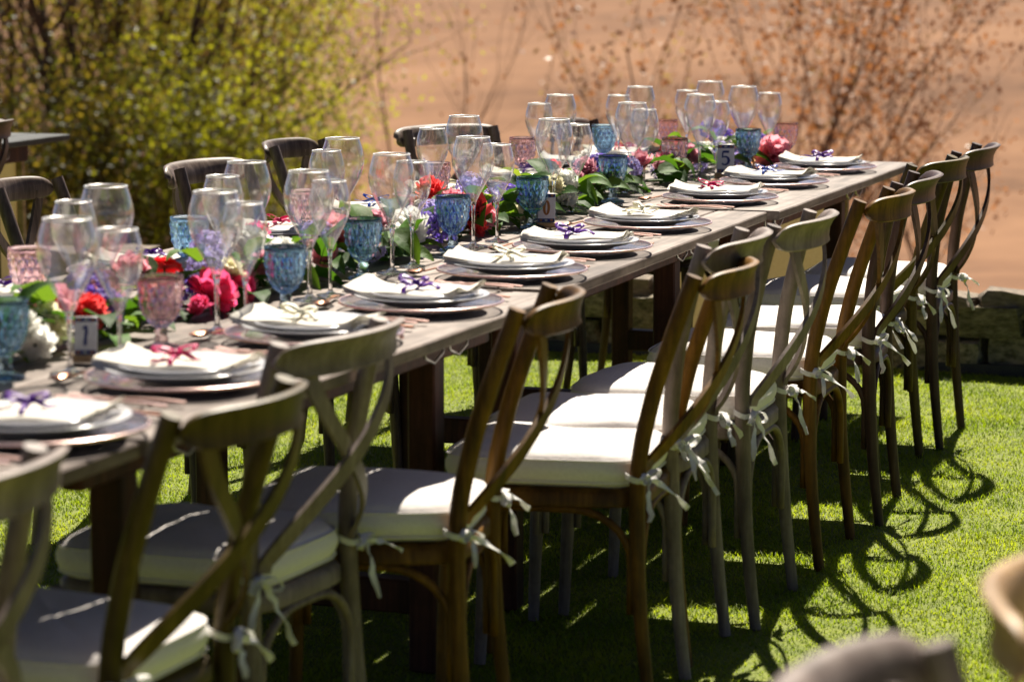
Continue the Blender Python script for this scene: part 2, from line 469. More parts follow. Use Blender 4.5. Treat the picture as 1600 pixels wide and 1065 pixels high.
def smooth_path(ctrl, n):
    """Catmull-Rom through control points"""
    P = [Vector(c) for c in ctrl]
    P = [P[0] * 2 - P[1]] + P + [P[-1] * 2 - P[-2]]
    out = []
    segs = len(P) - 3
    for i in range(n):
        u = i / (n - 1) * segs
        k = min(int(u), segs - 1); t = u - k
        a, b, c, d = P[k], P[k + 1], P[k + 2], P[k + 3]
        out.append(0.5 * ((2 * b) + (c - a) * t + (2 * a - 5 * b + 4 * c - d) * t * t + (3 * b - a - 3 * c + d) * t ** 3))
    return out

def bevel_box(mb, x0, x1, y0, y1, z0, z1, b=0.004):
    """box with chamfered vertical and top/bottom edges"""
    def ring(ix, z):
        X0, X1, Y0, Y1 = x0 + ix, x1 - ix, y0 + ix, y1 - ix
        return [(X0 + b, Y0, z), (X1 - b, Y0, z), (X1, Y0 + b, z), (X1, Y1 - b, z), (X1 - b, Y1, z), (X0 + b, Y1, z), (X0, Y1 - b, z), (X0, Y0 + b, z)]
    rings = [ring(b, z0), ring(0, z0 + b), ring(0, z1 - b), ring(b, z1)]
    vs = [p for r in rings for p in r]
    fs = [tuple(reversed(range(8))), tuple(24 + k for k in range(8))]
    for i in range(3):
        for k in range(8):
            k2 = (k + 1) % 8
            fs.append((i * 8 + k, i * 8 + k2, i * 8 + 8 + k2, i * 8 + 8 + k))
    return mb.add(vs, fs)

def wide_strip(path, side, w, th, wob=0.0, rnd=None):
    """helper for cloth straps: constant side vector"""
    mb = MB()
    strip(mb, path, [side] * len(path), w, th)
    return mb

ORD = ['leftmost', 'second', 'third', 'fourth', 'fifth', 'sixth', 'seventh', 'eighth', 'ninth', 'tenth', 'eleventh']

# ------------------------------------------------------------------ ground
def terrain_z(x, y):
    if y < 9.9:
        return -0.06
    d = y - 9.9
    base = -0.06 - 4.6 * (1 - math.exp(-d / 16.0)) - 9.0 * (1 / (1 + math.exp(-(d - 70) / 22.0)) - 1 / (1 + math.exp(70 / 22.0)))
    up = 0.0
    if y > 130:
        t = y - 130
        up = 0.055 * t * t / (t + 120) + 0.0
    und = math.sin(x * 0.021 + y * 0.006) * 1.6 + math.sin(x * 0.047 - y * 0.013 + 1.7) * 0.7
    und *= min(1.0, d / 90.0)
    return base + up + und

xs = [-1500, -1000, -700, -500, -380, -290, -220, -170, -130] + list(range(-105, 60, 5)) + [75, 100, 140, 200, 300, 450, 700, 1100, 1500]
ys = [-60, -20, -8, 0, 8, 9.4, 9.9] + [10.5 + 1.5 * i for i in range(22)] + [44, 48, 53, 58, 64, 70, 77, 85, 93, 102, 112, 122, 134, 148, 164, 182, 202, 225, 252, 285, 325, 370, 430, 500, 590, 700, 850, 1050, 1300, 1600, 2000, 2600]
V = [(x, y, terrain_z(x, y)) for y in ys for x in xs]
nx = len(xs)
Fc = [(j * nx + i, j * nx + i + 1, (j + 1) * nx + i + 1, (j + 1) * nx + i) for j in range(len(ys) - 1) for i in range(nx - 1)]
mb = MB(); mb.add(V, Fc)
tag(inst('hillside', mb.mesh('hillside', M['terrain'])), 'dry tan hillside falling away and rising behind the garden', None, kind='structure')

# lawn sheet with a slight unevenness
rnd = random.Random(5)
mb = MB()
gx = [-9 + 0.5 * i for i in range(31)]; gy = [-4 + 0.5 * i for i in range(27)] + [9.28]
V = [(x, y, 0.004 * math.sin(x * 2.1 + y) + 0.003 * math.sin(y * 3.3)) for y in gy for x in gx]
n_ = len(gx)
mb.add(V, [(j * n_ + i, j * n_ + i + 1, (j + 1) * n_ + i + 1, (j + 1) * n_ + i) for j in range(len(gy) - 1) for i in range(n_ - 1)])
tag(inst('lawn', mb.mesh('lawn', M['lawn'])), 'flat short green lawn under the tables', None, kind='structure')

def build_grass():
    rs = np.random.RandomState(3)
    # everything the photograph could see of the lawn, with a margin round it
    n = 1250000
    x = rs.uniform(-5.0, 4.2, n); y = rs.uniform(2.4, 9.26, n)
    P = np.stack([x, y, np.zeros(n)], 1) - np.array(CAM)
    zc = P @ np.array(FWD); xc = P @ np.array(RIGHT) / zc; yc = P @ np.array(UP) / zc
    inside = (np.abs(xc) < 0.215) & (yc > -0.15)
    keep = (zc > 1.5) & (np.abs(xc) < 0.6) & (inside | (rs.uniform(0, 1, n) < 0.42))
    x, y, zc, inside = x[keep], y[keep], zc[keep], inside[keep]
    keep2 = rs.uniform(0, 1, len(x)) < np.clip(1.25 - zc * 0.05, 0.55, 1.0)
    x, y, inside = x[keep2], y[keep2], inside[keep2]
    n = len(x)
    h = rs.uniform(0.006, 0.016, n) * np.where(rs.uniform(0, 1, n) < 0.03, 1.6, 1.0) * (1 + 0.25 * np.sin(x * 7 + 2 * np.sin(y * 5)))
    a = rs.uniform(0, 2 * np.pi, n)
    lean = rs.uniform(0.3, 1.5, n) * h
    w = rs.uniform(0.0009, 0.0018, n) * np.where(inside, 1.0, 1.9)
    dx, dy = np.cos(a), np.sin(a)
    z0 = 0.004 * np.sin(x * 2.1 + y) + 0.003 * np.sin(y * 3.3) - 0.002
    px, py = -dy * w, dx * w
    b = np.zeros((n, 5, 3), np.float32)
    b[:, 0] = np.stack([x - px, y - py, z0], 1)
    b[:, 1] = np.stack([x + px, y + py, z0], 1)
    mxx, myy = x + dx * lean * 0.35, y + dy * lean * 0.35
    b[:, 2] = np.stack([mxx + px * 0.8, myy + py * 0.8, z0 + h * 0.6], 1)
    b[:, 3] = np.stack([mxx - px * 0.8, myy - py * 0.8, z0 + h * 0.6], 1)
    b[:, 4] = np.stack([x + dx * lean, y + dy * lean, z0 + h * 0.95], 1)
    me = bpy.data.meshes.new('grass')
    me.vertices.add(n * 5)
    me.vertices.foreach_set('co', b.reshape(-1))
    base = (np.arange(n) * 5)[:, None]
    loops = np.concatenate([base + np.array([[0, 1, 2, 3]]), base + np.array([[3, 2, 4]])], 1).reshape(-1)
    me.loops.add(n * 7)
    me.loops.foreach_set('vertex_index', loops.astype(np.int32))
    starts = np.stack([np.arange(n) * 7, np.arange(n) * 7 + 4], 1).reshape(-1)
    tot = np.tile([4, 3], n)
    me.polygons.add(n * 2)
    me.polygons.foreach_set('loop_start', starts.astype(np.int32))
    me.polygons.foreach_set('loop_total', tot.astype(np.int32))
    me.materials.append(M['grass'])
    me.update(calc_edges=True)
    return me
g = inst('grass', build_grass())
tag(g, 'short sunlit green grass blades covering the lawn', 'grass', kind='stuff')

# ------------------------------------------------------------------ low stone wall behind the lawn
def rough_block(seed, sub=3, amp=0.05):
    rr = random.Random(seed)
    vs, fs, idx = [], [], {}
    def vid(i, j, k):
        key = (i, j, k)
        if key not in idx:
            p = Vector((i / sub - 0.5, j / sub - 0.5, k / sub - 0.5))
            q = Vector([math.copysign(abs(2 * c) ** 1.0 / 2, c) for c in p])
            edge = sum(1 for c in (i, j, k) if c in (0, sub))
            s = {1: 1.0, 2: 0.955, 3: 0.90}[edge]
            q = q * s + Vector((rr.uniform(-amp, amp), rr.uniform(-amp, amp), rr.uniform(-amp, amp))) * 0.9
            idx[key] = len(vs); vs.append(q)
        return idx[key]
    for a in range(sub):
        for b in range(sub):
            fs += [(vid(a, b, 0), vid(a, b + 1, 0), vid(a + 1, b + 1, 0), vid(a + 1, b, 0)),
                   (vid(a, b, sub), vid(a + 1, b, sub), vid(a + 1, b + 1, sub), vid(a, b + 1, sub)),
                   (vid(a, 0, b), vid(a + 1, 0, b), vid(a + 1, 0, b + 1), vid(a, 0, b + 1)),
                   (vid(a, sub, b), vid(a, sub, b + 1), vid(a + 1, sub, b + 1), vid(a + 1, sub, b)),
                   (vid(0, a, b), vid(0, a, b + 1), vid(0, a + 1, b + 1), vid(0, a + 1, b)),
                   (vid(sub, a, b), vid(sub, a + 1, b), vid(sub, a + 1, b + 1), vid(sub, a, b + 1))]
    mb = MB(); mb.add(vs, fs)
    return mb
WALL_Y, WALL_H = 9.30, 0.262
wall = thing('stone_wall', 'low mossy stone wall with pale coping along the lawn edge', 'wall', (0, WALL_Y, 0))
mb = MB(); mb.box(-7, 4, 0.05, 0.2, 0.0, WALL_H - 0.05)
inst('core', mb.mesh('wall_core', M['mortar'], smooth=False), wall)
blocks = [rough_block(s, amp=0.075).mesh('stone', M['stone'], smooth=True, angle=40) for s in range(6)]
copes = [rough_block(20 + s, amp=0.09).mesh('coping_stone', M['coping'], smooth=True, angle=40) for s in range(4)]
rnd = random.Random(11)
for ci, (z0, z1) in enumerate(((0.0, 0.125), (0.12, 0.225))):
    x = -6.9 + ci * 0.1
    while x < 3.9:
        w = rnd.uniform(0.12, 0.34)
        o = inst('stone', rnd.choice(blocks), wall, (x + w / 2, 0.09 + rnd.uniform(-0.03, 0.02), (z0 + z1) / 2 + rnd.uniform(-.008, .008)), (rnd.uniform(-.04, .04), rnd.uniform(-.03, .03), rnd.choice((0, math.pi))), (w * 1.0, 0.2, (z1 - z0) * rnd.uniform(0.95, 1.06)))
        x += w + rnd.uniform(0.006, 0.022)
x = -6.95
while x < 3.9:
    w = rnd.uniform(0.12, 0.27)
    inst('coping_stone', rnd.choice(copes), wall, (x + w / 2, 0.115 + rnd.uniform(-.02, .02), WALL_H - 0.02 + rnd.uniform(-.012, .012)), (rnd.uniform(-.10, .10), rnd.uniform(-.10, .10), rnd.choice((0, math.pi)) + rnd.uniform(-.12, .12)), (w * 0.97, rnd.uniform(.2, .28), rnd.uniform(0.06, 0.11)))
    x += w + 0.006
mb = MB(); mb.box(-7, 4, -0.035, -0.012, -0.02, 0.035)
tag(inst('lawn_edging', mb.mesh('lawn_edging', M['kerb'], smooth=False), None, (0, WALL_Y, 0)), 'thin dark edging strip between grass and stone wall', 'edging')

# ------------------------------------------------------------------ trees and shrubs beyond the wall
def grow(rr, base, height, trunks, spread, levels, thick, bend=0.25, up=0.5):
    """returns list of (points, radii) limbs and tip positions"""
    limbs, tips = [], []
    def limb(p, d, length, r, lev):
        n = 6
        pts, rad = [p.copy()], [r]
        q, dd = p.copy(), d.copy()
        for i in range(n):
            dd = (dd + Vector((rr.uniform(-1, 1), rr.uniform(-1, 1), rr.uniform(-0.6, 0.9))) * bend * 0.5 + Vector((0, 0, up * 0.06))).normalized()
            q = q + dd * (length / n)
            pts.append(q.copy()); rad.append(r * (1 - 0.72 * (i + 1) / n))
            if lev < levels and i >= 1:
                for _ in range(rr.choice((1, 1, 2))):
                    sd = (dd + Vector((rr.uniform(-1, 1), rr.uniform(-1, 1), rr.uniform(-0.35, 0.8))) * 1.0).normalized()
                    limb(q.copy(), sd, length * rr.uniform(0.38, 0.62), rad[-1] * 0.6, lev + 1)
            if lev >= levels - 1:
                tips.append((q.copy(), dd.copy()))
        limbs.append((pts, rad))
    for t in range(trunks):
        a = rr.uniform(0, 2 * math.pi)
        d = Vector((math.cos(a) * spread, math.sin(a) * spread, 1)).normalized()
        limb(Vector(base) + Vector((rr.uniform(-.1, .1) * trunks * .5, rr.uniform(-.1, .1) * trunks * .5, 0)), d, height * rr.uniform(0.75, 1.0), thick * rr.uniform(0.7, 1.0), 0)
    return limbs, tips

def leaf_cloud(rs, pts, total, sigma, size):
    pts = np.asarray(pts, float)
    n = int(total)
    c = pts[rs.randint(0, len(pts), n)] + rs.normal(0, sigma, (n, 3))
    u = rs.normal(0, 1, (n, 3)); u /= np.linalg.norm(u, axis=1)[:, None]
    t = rs.normal(0, 1, (n, 3)); v = np.cross(u, t); v /= np.linalg.norm(v, axis=1)[:, None]
    s = size * rs.uniform(0.6, 1.3, n)[:, None]
    A = c - u * s * 0.5; B = c + v * s * 0.28; Cc = c + u * s * 0.5; D = c - v * s * 0.28
    return np.stack([A, B, Cc, D], 1).reshape(-1, 3)

def leaf_mesh(name, verts, mt):
    n = len(verts) // 4
    me = bpy.data.meshes.new(name)
    me.vertices.add(n * 4); me.vertices.foreach_set('co', verts.astype(np.float32).reshape(-1))
    me.loops.add(n * 4); me.loops.foreach_set('vertex_index', np.arange(n * 4, dtype=np.int32))
    me.polygons.add(n); me.polygons.foreach_set('loop_start', (np.arange(n) * 4).astype(np.int32)); me.polygons.foreach_set('loop_total', np.full(n, 4, np.int32))
    me.materials.append(mt)
    me.update(calc_edges=True)
    return me

def plant(name, label, cat, x, y, height, trunks, spread, levels, thick, seed, leaves, sigma, size, bark='bark', bend=0.3, group=None, clump=1.0):
    """leaves: list of (part name, material, number of leaves)"""
    rr = random.Random(seed); rs = np.random.RandomState(seed)
    z = terrain_z(x, y) - 0.05
    root = thing(name, label, cat, (x, y, z), 0, group)
    limbs, tips = grow(rr, (0, 0, 0), height, trunks, spread, levels, thick, bend)
    mb = MB()
    for pts, rad in limbs:
        tube(mb, pts, [max(r, 0.003) for r in rad], 5, cap=False)
    inst('trunk', mb.mesh('trunk', M[bark]), root)
    P = [t[0] for t in tips]
    for pn, mt, tot in leaves:
        Q = [p for p in P if rr.random() < clump]
        inst(pn, leaf_mesh(pn, leaf_cloud(rs, Q, tot, sigma, size), M[mt]), root)
    return root

GT = 'trees behind the far chairs'
plant('garden_tree', 'brown-stemmed tree with sparse olive leaves at far left', 'tree', -13.7, 26.2, 6.4, 4, 0.26, 2, 0.085, 21, [('crown', 'f_olive', 6500), ('dry_leaves', 'f_tan', 5000)], 0.24, 0.065, group=GT, clump=.8)
plant('garden_tree', 'bare-branched brown tree with few dry leaves, left behind the chairs', 'tree', -11.7, 24.8, 6.6, 4, 0.24, 2, 0.075, 34, [('crown', 'f_tan', 4200), ('green_leaves', 'f_olive', 3000)], 0.22, 0.06, group=GT, clump=.6)
plant('garden_tree', 'olive green tree in the middle of the left-hand foliage', 'tree', -12.7, 27.8, 6.2, 5, 0.18, 2, 0.075, 47, [('crown', 'f_olive', 9000), ('bright_leaves', 'f_lime', 9000)], 0.28, 0.065, group=GT)
plant('garden_tree', 'lime green leafy tree at the right edge of the left foliage', 'tree', -13.2, 30.6, 4.5, 6, 0.2, 2, 0.05, 58, [('crown', 'f_lime', 24000)], 0.27, 0.065, group=GT)
plant('shrub', 'dark green shrub low behind the leftmost far-side chairs', 'shrub', -11.2, 23.0, 2.5, 8, 0.55, 2, 0.04, 61, [('crown', 'f_dark', 11000), ('bright_leaves', 'f_olive', 8000)], 0.28, 0.065, group='shrubs behind the far chairs')
plant('shrub', 'olive shrub low behind the middle far-side chairs', 'shrub', -10.8, 24.4, 2.6, 8, 0.38, 2, 0.04, 63, [('crown', 'f_dark', 6500), ('bright_leaves', 'f_lime', 11000)], 0.28, 0.065, group='shrubs behind the far chairs')
plant('bare_shrub', 'small leafless twiggy shrub between lime tree and rust shrub', 'shrub', -12.2, 33.9, 5.0, 2, 0.3, 2, 0.035, 72, [('dry_leaves', 'f_rust', 160)], 0.2, 0.1, bark='twig_brown')
plant('rust_shrub', 'large airy shrub with dry rust-coloured leaves behind the table end', 'shrub', -5.8, 27.8, 4.9, 5, 0.5, 2, 0.045, 83, [('crown', 'f_rust', 5200), ('tan_leaves', 'f_tan', 1000)], 0.17, 0.08, bark='twig_brown', clump=.22)
plant('rust_shrub', 'small airy rust-leaved shrub at right above the last chairs', 'shrub', -3.9, 30.6, 3.9, 2, 0.4, 2, 0.03, 95, [('crown', 'f_rust', 1100)], 0.14, 0.07, bark='twig_brown', clump=.35)
plant('yellow_shrub', 'blurred yellow-green clump behind the wine glasses at mid table', 'shrub', -8.9, 31.9, 3.7, 5, 0.16, 1, 0.03, 104, [('crown', 'f_olive', 500)], 0.12, 0.06)

# ------------------------------------------------------------------ tables
T_LEN, T_W, T_Z, T_TH = 1.80, 1.15, 0.76, 0.024
N_PL = 8
pw_ = T_W / N_PL
def plank_mesh(seed, mt):
    rr = random.Random(seed)
    mb = MB()
    L2, W2 = T_LEN / 2, pw_ / 2 - 0.0022
    n = 10
    rows = []
    for i in range(n + 1):
        y = -L2 + T_LEN * i / n
        w0, w1 = -W2 + rr.uniform(0, .0012), W2 - rr.uniform(0, .0012)
        zt = rr.uniform(-.0008, .0006)
        b = 0.003
        rows.append([(w0 + b, y, -T_TH), (w1 - b, y, -T_TH), (w1, y, -T_TH + b), (w1, y, zt - b), (w1 - b, y, zt), (0, y, zt + 0.0004), (w0 + b, y, zt), (w0, y, zt - b), (w0, y, -T_TH + b)])
    k = len(rows[0])
    vs = [p for r in rows for p in r]
    fs = [tuple(reversed(range(k))), tuple(n * k + q for q in range(k))]
    for i in range(n):
        for q in range(k):
            q2 = (q + 1) % k
            fs.append((i * k + q, i * k + q2, (i + 1) * k + q2, (i + 1) * k + q)[::-1])
    mb.add(vs, fs)
    return mb.mesh('plank', mt, smooth=True, angle=35)
planks = {k: [plank_mesh(s, M[k]) for s in range(5)] for k in ('top', 'top_dark')}
mb = MB(); bevel_box(mb, -0.03, 0.03, -0.028, 0.028, 0, T_Z - T_TH - 0.085, 0.004); leg_me = mb.mesh('table_leg', M['leg'], angle=30)
mb = MB(); bevel_box(mb, -T_W / 2 + 0.16, T_W / 2 - 0.16, -0.035, 0.035, -0.08, 0, 0.004); cross_me = mb.mesh('cross_beam', M['leg'], angle=30)
mb = MB(); bevel_box(mb, -0.02, 0.02, -T_LEN / 2 + 0.06, T_LEN / 2 - 0.06, -0.075, 0, 0.004); apron_me = mb.mesh('apron', M['leg'], angle=30)
mb = MB(); bevel_box(mb, -0.38, 0.38, -0.025, 0.025, 0, 0.07, 0.004); foot_me = mb.mesh('stretcher', M['leg'], angle=30)
mb = MB(); tube(mb, [(0, -.05, 0), (0, -.045, -.03), (0, 0, -.045), (0, .045, -.03), (0, .05, 0)], 0.003, 6); latch_me = mb.mesh('latch', M['steel'])
def make_table(label, xnear, y0, rot, top='top', z=T_Z, seed=0):
    """trestle table: near long edge at x=xnear, starting at y0"""
    root = thing('trestle_table', label, 'table', (xnear - T_W / 2, y0 + T_LEN / 2, 0), rot, 'trestle tables set end to end')
    rr = random.Random(seed)
    for i in range(N_PL):
        o = inst('plank', planks[top][rr.randrange(5)], root, (-T_W / 2 + pw_ * (i + .5), rr.uniform(-.004, .004), z + rr.uniform(-.0012, .0008)), (0, 0, rr.choice((0, math.pi))))
    zz = z - T_TH - 0.002
    for e in (-1, 1):
        yb = e * (T_LEN / 2 - 0.26)
        inst('cross_beam', cross_me, root, (0, yb, zz))
        inst('stretcher', foot_me, root, (0, yb, 0.12))
        for s in (-1, 1):
            inst('leg', leg_me, root, (s * (T_W / 2 - 0.21), yb, 0))
    for s in (-1, 1):
        inst('apron', apron_me, root, (s * (T_W / 2 - 0.17), 0, zz - 0.001))
        for k in (-0.62, -0.5, 0.52, 0.66):
            inst('latch', latch_me, root, (s * (T_W / 2 - 0.12), k * T_LEN / 2, zz - 0.02))
    return root
TY = [1.645, 3.455, 5.275, 7.095]
make_table('weathered wooden table nearest the camera, mostly cut off at left', 0.0, TY[0], R(0.2), z=0.756, seed=1)
make_table('weathered wooden table second from the camera, under the pink flowers', 0.02, TY[1], R(-0.7), z=0.76, seed=2)
make_table('weathered wooden table third from camera, with coral and violet flowers', -0.012, TY[2], R(1.0), z=0.76, seed=3)
make_table('weathered wooden table at the far end, carrying the number five tile', 0.0, TY[3], R(0.3), z=0.763, seed=4)
make_table('dark grey table end at the far left edge beyond the far-side chairs', -3.36, 7.36, 0, top='top_dark', seed=5)

# cream woven panels standing behind the table ends
def cream_panel(label, x0, x1, y):
    root = thing('woven_panel', label, 'panel', ((x0 + x1) / 2, y, 0), 0, 'cream panels behind the table ends')
    w = (x1 - x0) / 2
    mb = MB(); mb.box(-w + .02, w - .02, -0.006, 0.006, 0.02, 0.70)
    inst('cloth', mb.mesh('panel_cloth', M['cream_weave'], smooth=False), root)
    for s in (-1, 1):
        mb = MB(); bevel_box(mb, s * w - .014, s * w + .014, -.014, .014, 0, 0.715, .003)
        inst('frame_post', mb.mesh('frame_post', M['tan_wood'], angle=30), root)
cream_panel('cream woven panel standing under the far end of the long table', -0.90, -0.275, 9.04)
cream_panel('cream woven panel below the dark table at the left edge', -4.35, -3.62, 9.22)

# ------------------------------------------------------------------ cross-back chairs
def chair_meshes(key, kind='A'):
    """kind A: upright posts and a wide lipped rail; kind B: leaning posts, deep bowed rail between them"""
    wood = M[key]
    D = {}
    if kind == 'A':
        prof_x = [(0.0, 0.03), (0.15, 0.012), (0.3, 0.0), (0.45, -0.008), (0.55, -0.008), (0.65, 0.002), (0.75, 0.022), (0.83, 0.042), (0.885, 0.058)]
        rx, rl, bow, flare, ph = 0.064, 0.208, 0.058, 0.020, 0.031
    else:
        prof_x = [(0.0, 0.03), (0.15, 0.012), (0.3, 0.0), (0.45, -0.004), (0.55, 0.006), (0.65, 0.03), (0.75, 0.062), (0.83, 0.09), (0.885, 0.11)]
        rx, rl, bow, flare, ph = 0.122, 0.178, 0.062, 0.008, 0.029
    def px(z):
        for (a, b), (c, d) in zip(prof_x, prof_x[1:]):
            if a <= z <= c:
                t = (z - a) / (c - a); return b + (d - b) * t
        return prof_x[-1][1]
    def py(z):
        return 0.183 - 0.011 * math.exp(-((z - 0.45) / 0.2) ** 2) - 0.008 * max(0, (z - 0.5) / 0.385)
    for s in (-1, 1):
        zs = [0.0, 0.08, 0.18, 0.3, 0.4, 0.47, 0.54, 0.6, 0.66, 0.72, 0.78, 0.83, 0.86, 0.885]
        ctrl = [(px(z), s * py(z), z) for z in zs]
        pts = smooth_path(ctrl, 30)
        rad = [0.0135 + 0.0045 * min(1, p.z / 0.4) - 0.001 * max(0, (p.z - .6) / .3) for p in pts]
        mb = MB(); tube(mb, pts, rad, 12, squash=0.95)
        D['post', s] = mb.mesh('rear_post', wood, angle=50)
        fx = -0.395
        pts = smooth_path([(fx - 0.012, s * 0.192, 0), (fx - 0.004, s * 0.188, 0.2), (fx + .004, s * 0.182, 0.34), (fx + .008, s * 0.18, 0.43)], 8)
        mb = MB(); tube(mb, pts, [0.0125 + 0.006 * p.z / 0.43 for p in pts], 12)
        D['fleg', s] = mb.mesh('front_leg', wood, angle=50)
        # crossing slat: from behind the rail down to the opposite post
        n = 24; pts = []; sd = []
        for i in range(n):
            t = i / (n - 1)
            z = 0.855 - 0.365 * t
            yy = s * 0.150 * math.cos(math.pi * t) * (1.06 if t > .5 else 0.94)
            x = (rx + 0.022) * (1 - t) + 0.010 * t + 0.050 * math.sin(math.pi * min(1, t * 1.05)) ** 0.9 + (0.0055 if s > 0 else -0.0055) * math.sin(math.pi * t)
            pts.append((x, yy, z))
        for i in range(n):
            a, b = Vector(pts[max(0, i - 1)]), Vector(pts[min(n - 1, i + 1)])
            t = (b - a).normalized()
            sd.append((Vector((1, 0.25 * pts[i][1] / 0.16, 0))).cross(t).normalized())
        mb = MB(); strip(mb, pts, sd, [0.0155] * n, 0.0085)
        D['slat', s] = mb.mesh('cross_slat', wood, angle=40)
    # top rail: bowed backwards, top edge rolling outwards
    n = 37; rows = []
    f = flare
    prof = [(-0.005, -1.0), (0.006, -1.06), (0.0105, -0.95), (0.0085, -0.6), (0.008 + f * .12, 0.0), (0.009 + f * .42, 0.5), (0.010 + f * .85, 0.85), (0.010 + f, 0.98), (0.004 + f, 1.08), (-0.004 + f * .8, 1.02), (-0.007 + f * .5, 0.75), (-0.008 + f * .2, 0.35), (-0.008, -0.2), (-0.008, -0.85)]
    for i in range(n):
        u = -1 + 2 * i / (n - 1)
        u2 = math.copysign(abs(u) ** 0.88, u)
        yy = rl * u2
        x = rx + bow * (1 - abs(u2) ** 2.05)
        hh = ph * max(0.04, (1 - abs(u2) ** 9)) ** 0.5
        zc = 0.885 - ph + 0.004 + 0.003 * (1 - u2 * u2)
        dx = -bow * 2.05 * abs(u2) ** 1.05 * math.copysign(1, u2) if u2 else 0
        nrm = Vector((rl, -dx, 0)).normalized()
        th = 1.0 if abs(u2) < .97 else 0.7
        fl = max(0.25, 1 - abs(u2) ** 5)
        rows.append([(x + nrm.x * (a * th if a < 0.011 else 0.010 + (a - 0.010) * fl), yy + nrm.y * a * th, zc + b * hh) for a, b in prof])
    k = len(prof); vs = [p for r in rows for p in r]
    fs = [tuple(range(k)), tuple(reversed([(n - 1) * k + q for q in range(k)]))]
    for i in range(n - 1):
        for q in range(k):
            q2 = (q + 1) % k
            fs.append((i * k + q, (i + 1) * k + q, (i + 1) * k + q2, i * k + q2))
    mb = MB(); mb.add(vs, fs)
    D['rail'] = mb.mesh('back_rail', wood, angle=60)
    # seat frame
    def outline(d, n=40):
        pts = []
        for i in range(n):
            t = 2 * math.pi * i / n
            c, s = math.cos(t), math.sin(t)
            ex = 0.42
            u = math.copysign(abs(c) ** ex, c); v = math.copysign(abs(s) ** ex, s)
            xx = -0.2 + (0.205 + d) * u
            w = (0.19 + d) + 0.02 * (-(u))
            pts.append((xx, w * v))
        return pts
    mb = MB(); vs = []; fs = []
    rings = [(0, .412), (.006, .416), (.006, .44), (0, .448), (-.02, .450)]
    nn = 40
    for d, z in rings:
        vs += [(x, y, z) for x, y in outline(d, nn)]
    for i in range(len(rings) - 1):
        for q in range(nn):
            q2 = (q + 1) % nn
            fs.append((i * nn + q, i * nn + q2, (i + 1) * nn + q2, (i + 1) * nn + q))
    fs.append(tuple(reversed(range(nn)))); fs.append(tuple((len(rings) - 1) * nn + q for q in range(nn)))
    mb.add(vs, fs)
    D['seat'] = mb.mesh('seat_frame', wood, angle=50)
    # bent braces: an upside-down U between each pair of neighbouring legs
    def arch(a, b, zt=0.408, zb=0.2):
        a, b = Vector(a), Vector(b)
        d = (b - a); L = d.length; d.normalize()
        pts = []
        r = min(0.12, L * 0.4)
        for z in (zb, zb + .05, zb + .1): pts.append(a + Vector((0, 0, z)) + d * 0.018)
        for i in range(1, 8):
            t = math.pi / 2 * i / 7
            pts.append(a + d * (0.018 + r * (1 - math.cos(t))) + Vector((0, 0, zt - r * .85 + r * .85 * math.sin(t))))
        pts2 = []
        for p in pts:
            q = p - a; along = q.dot(d)
            pts2.append(b - d * along + Vector((0, 0, q.z)))
        pts = pts + list(reversed(pts2))
        mb = MB(); tube(mb, pts, 0.0085, 8)
        return mb.mesh('bent_brace', wood)
    rp = [(0.004, s * 0.176, 0) for s in (-1, 1)]; fp = [(-0.395, s * 0.186, 0) for s in (-1, 1)]
    D['brace', 0] = arch(rp[0], rp[1]); D['brace', 1] = arch(fp[0], fp[1])
    D['brace', 2] = arch(rp[0], fp[0]); D['brace', 3] = arch(rp[1], fp[1])
    return D

def cushion_mesh(seed):
    rr = random.Random(seed)
    nn = 56
    def outl(sc, off=0.0):
        pts = []
        for i in range(nn):
            t = 2 * math.pi * i / nn
            c, s = math.cos(t), math.sin(t)
            ex = 0.40
            u = math.copysign(abs(c) ** ex, c); v = math.copysign(abs(s) ** ex, s)
            xx = -0.205 + (0.202 * sc + off) * u
            w = ((0.186 - 0.022 * u) * sc + off)
            yy = w * v
            # rear corners notch in front of the posts
            pts.append((xx, yy))
        return pts
    rings = [(.94, 0, .451), (.98, 0, .455), (1, .004, .465), (1, .009, .479), (1, .009, .492), (1, .003, .505), (.975, 0, .513), (.93, 0, .5185), (.82, 0, .524), (.62, 0, .528), (.36, 0, .530), (.12, 0, .5305)]
    ph = [rr.uniform(0, 6) for _ in range(4)]
    vs, fs = [], []
    for sc, off, z in rings:
        for i, (x, y) in enumerate(outl(sc, off)):
            wob = 0.0022 * math.sin(3 * math.pi * 2 * i / nn + ph[0]) + 0.0014 * math.sin(7 * math.pi * 2 * i / nn + ph[1])
            dz = (0.0045 * math.sin(x * 17 + ph[2]) * math.cos(y * 19 + ph[3])) if z > .505 else wob * .5
            vs.append((x, y, z + dz + wob * .5))
    for i in range(len(rings) - 1):
        for q in range(nn):
            q2 = (q + 1) % nn
            fs.append((i * nn + q, i * nn + q2, (i + 1) * nn + q2, (i + 1) * nn + q))
    fs.append(tuple(reversed(range(nn)))); fs.append(tuple((len(rings) - 1) * nn + q for q in range(nn)))
    mb = MB(); mb.add(vs, fs)
    pad = mb.mesh('cushion', M['cushion'])
    mb = MB()
    for z in (.5065, .462):
        o2 = outl(1.0, .0045)
        pts = [(x, y, z + 0.0022 * math.sin(3 * math.pi * 2 * i / nn + ph[0]) * .5) for i, (x, y) in enumerate(o2)]
        tube(mb, pts + [pts[0]], 0.0022, 6, cap=False)
    return pad, mb.mesh('piping', M['cushion'])

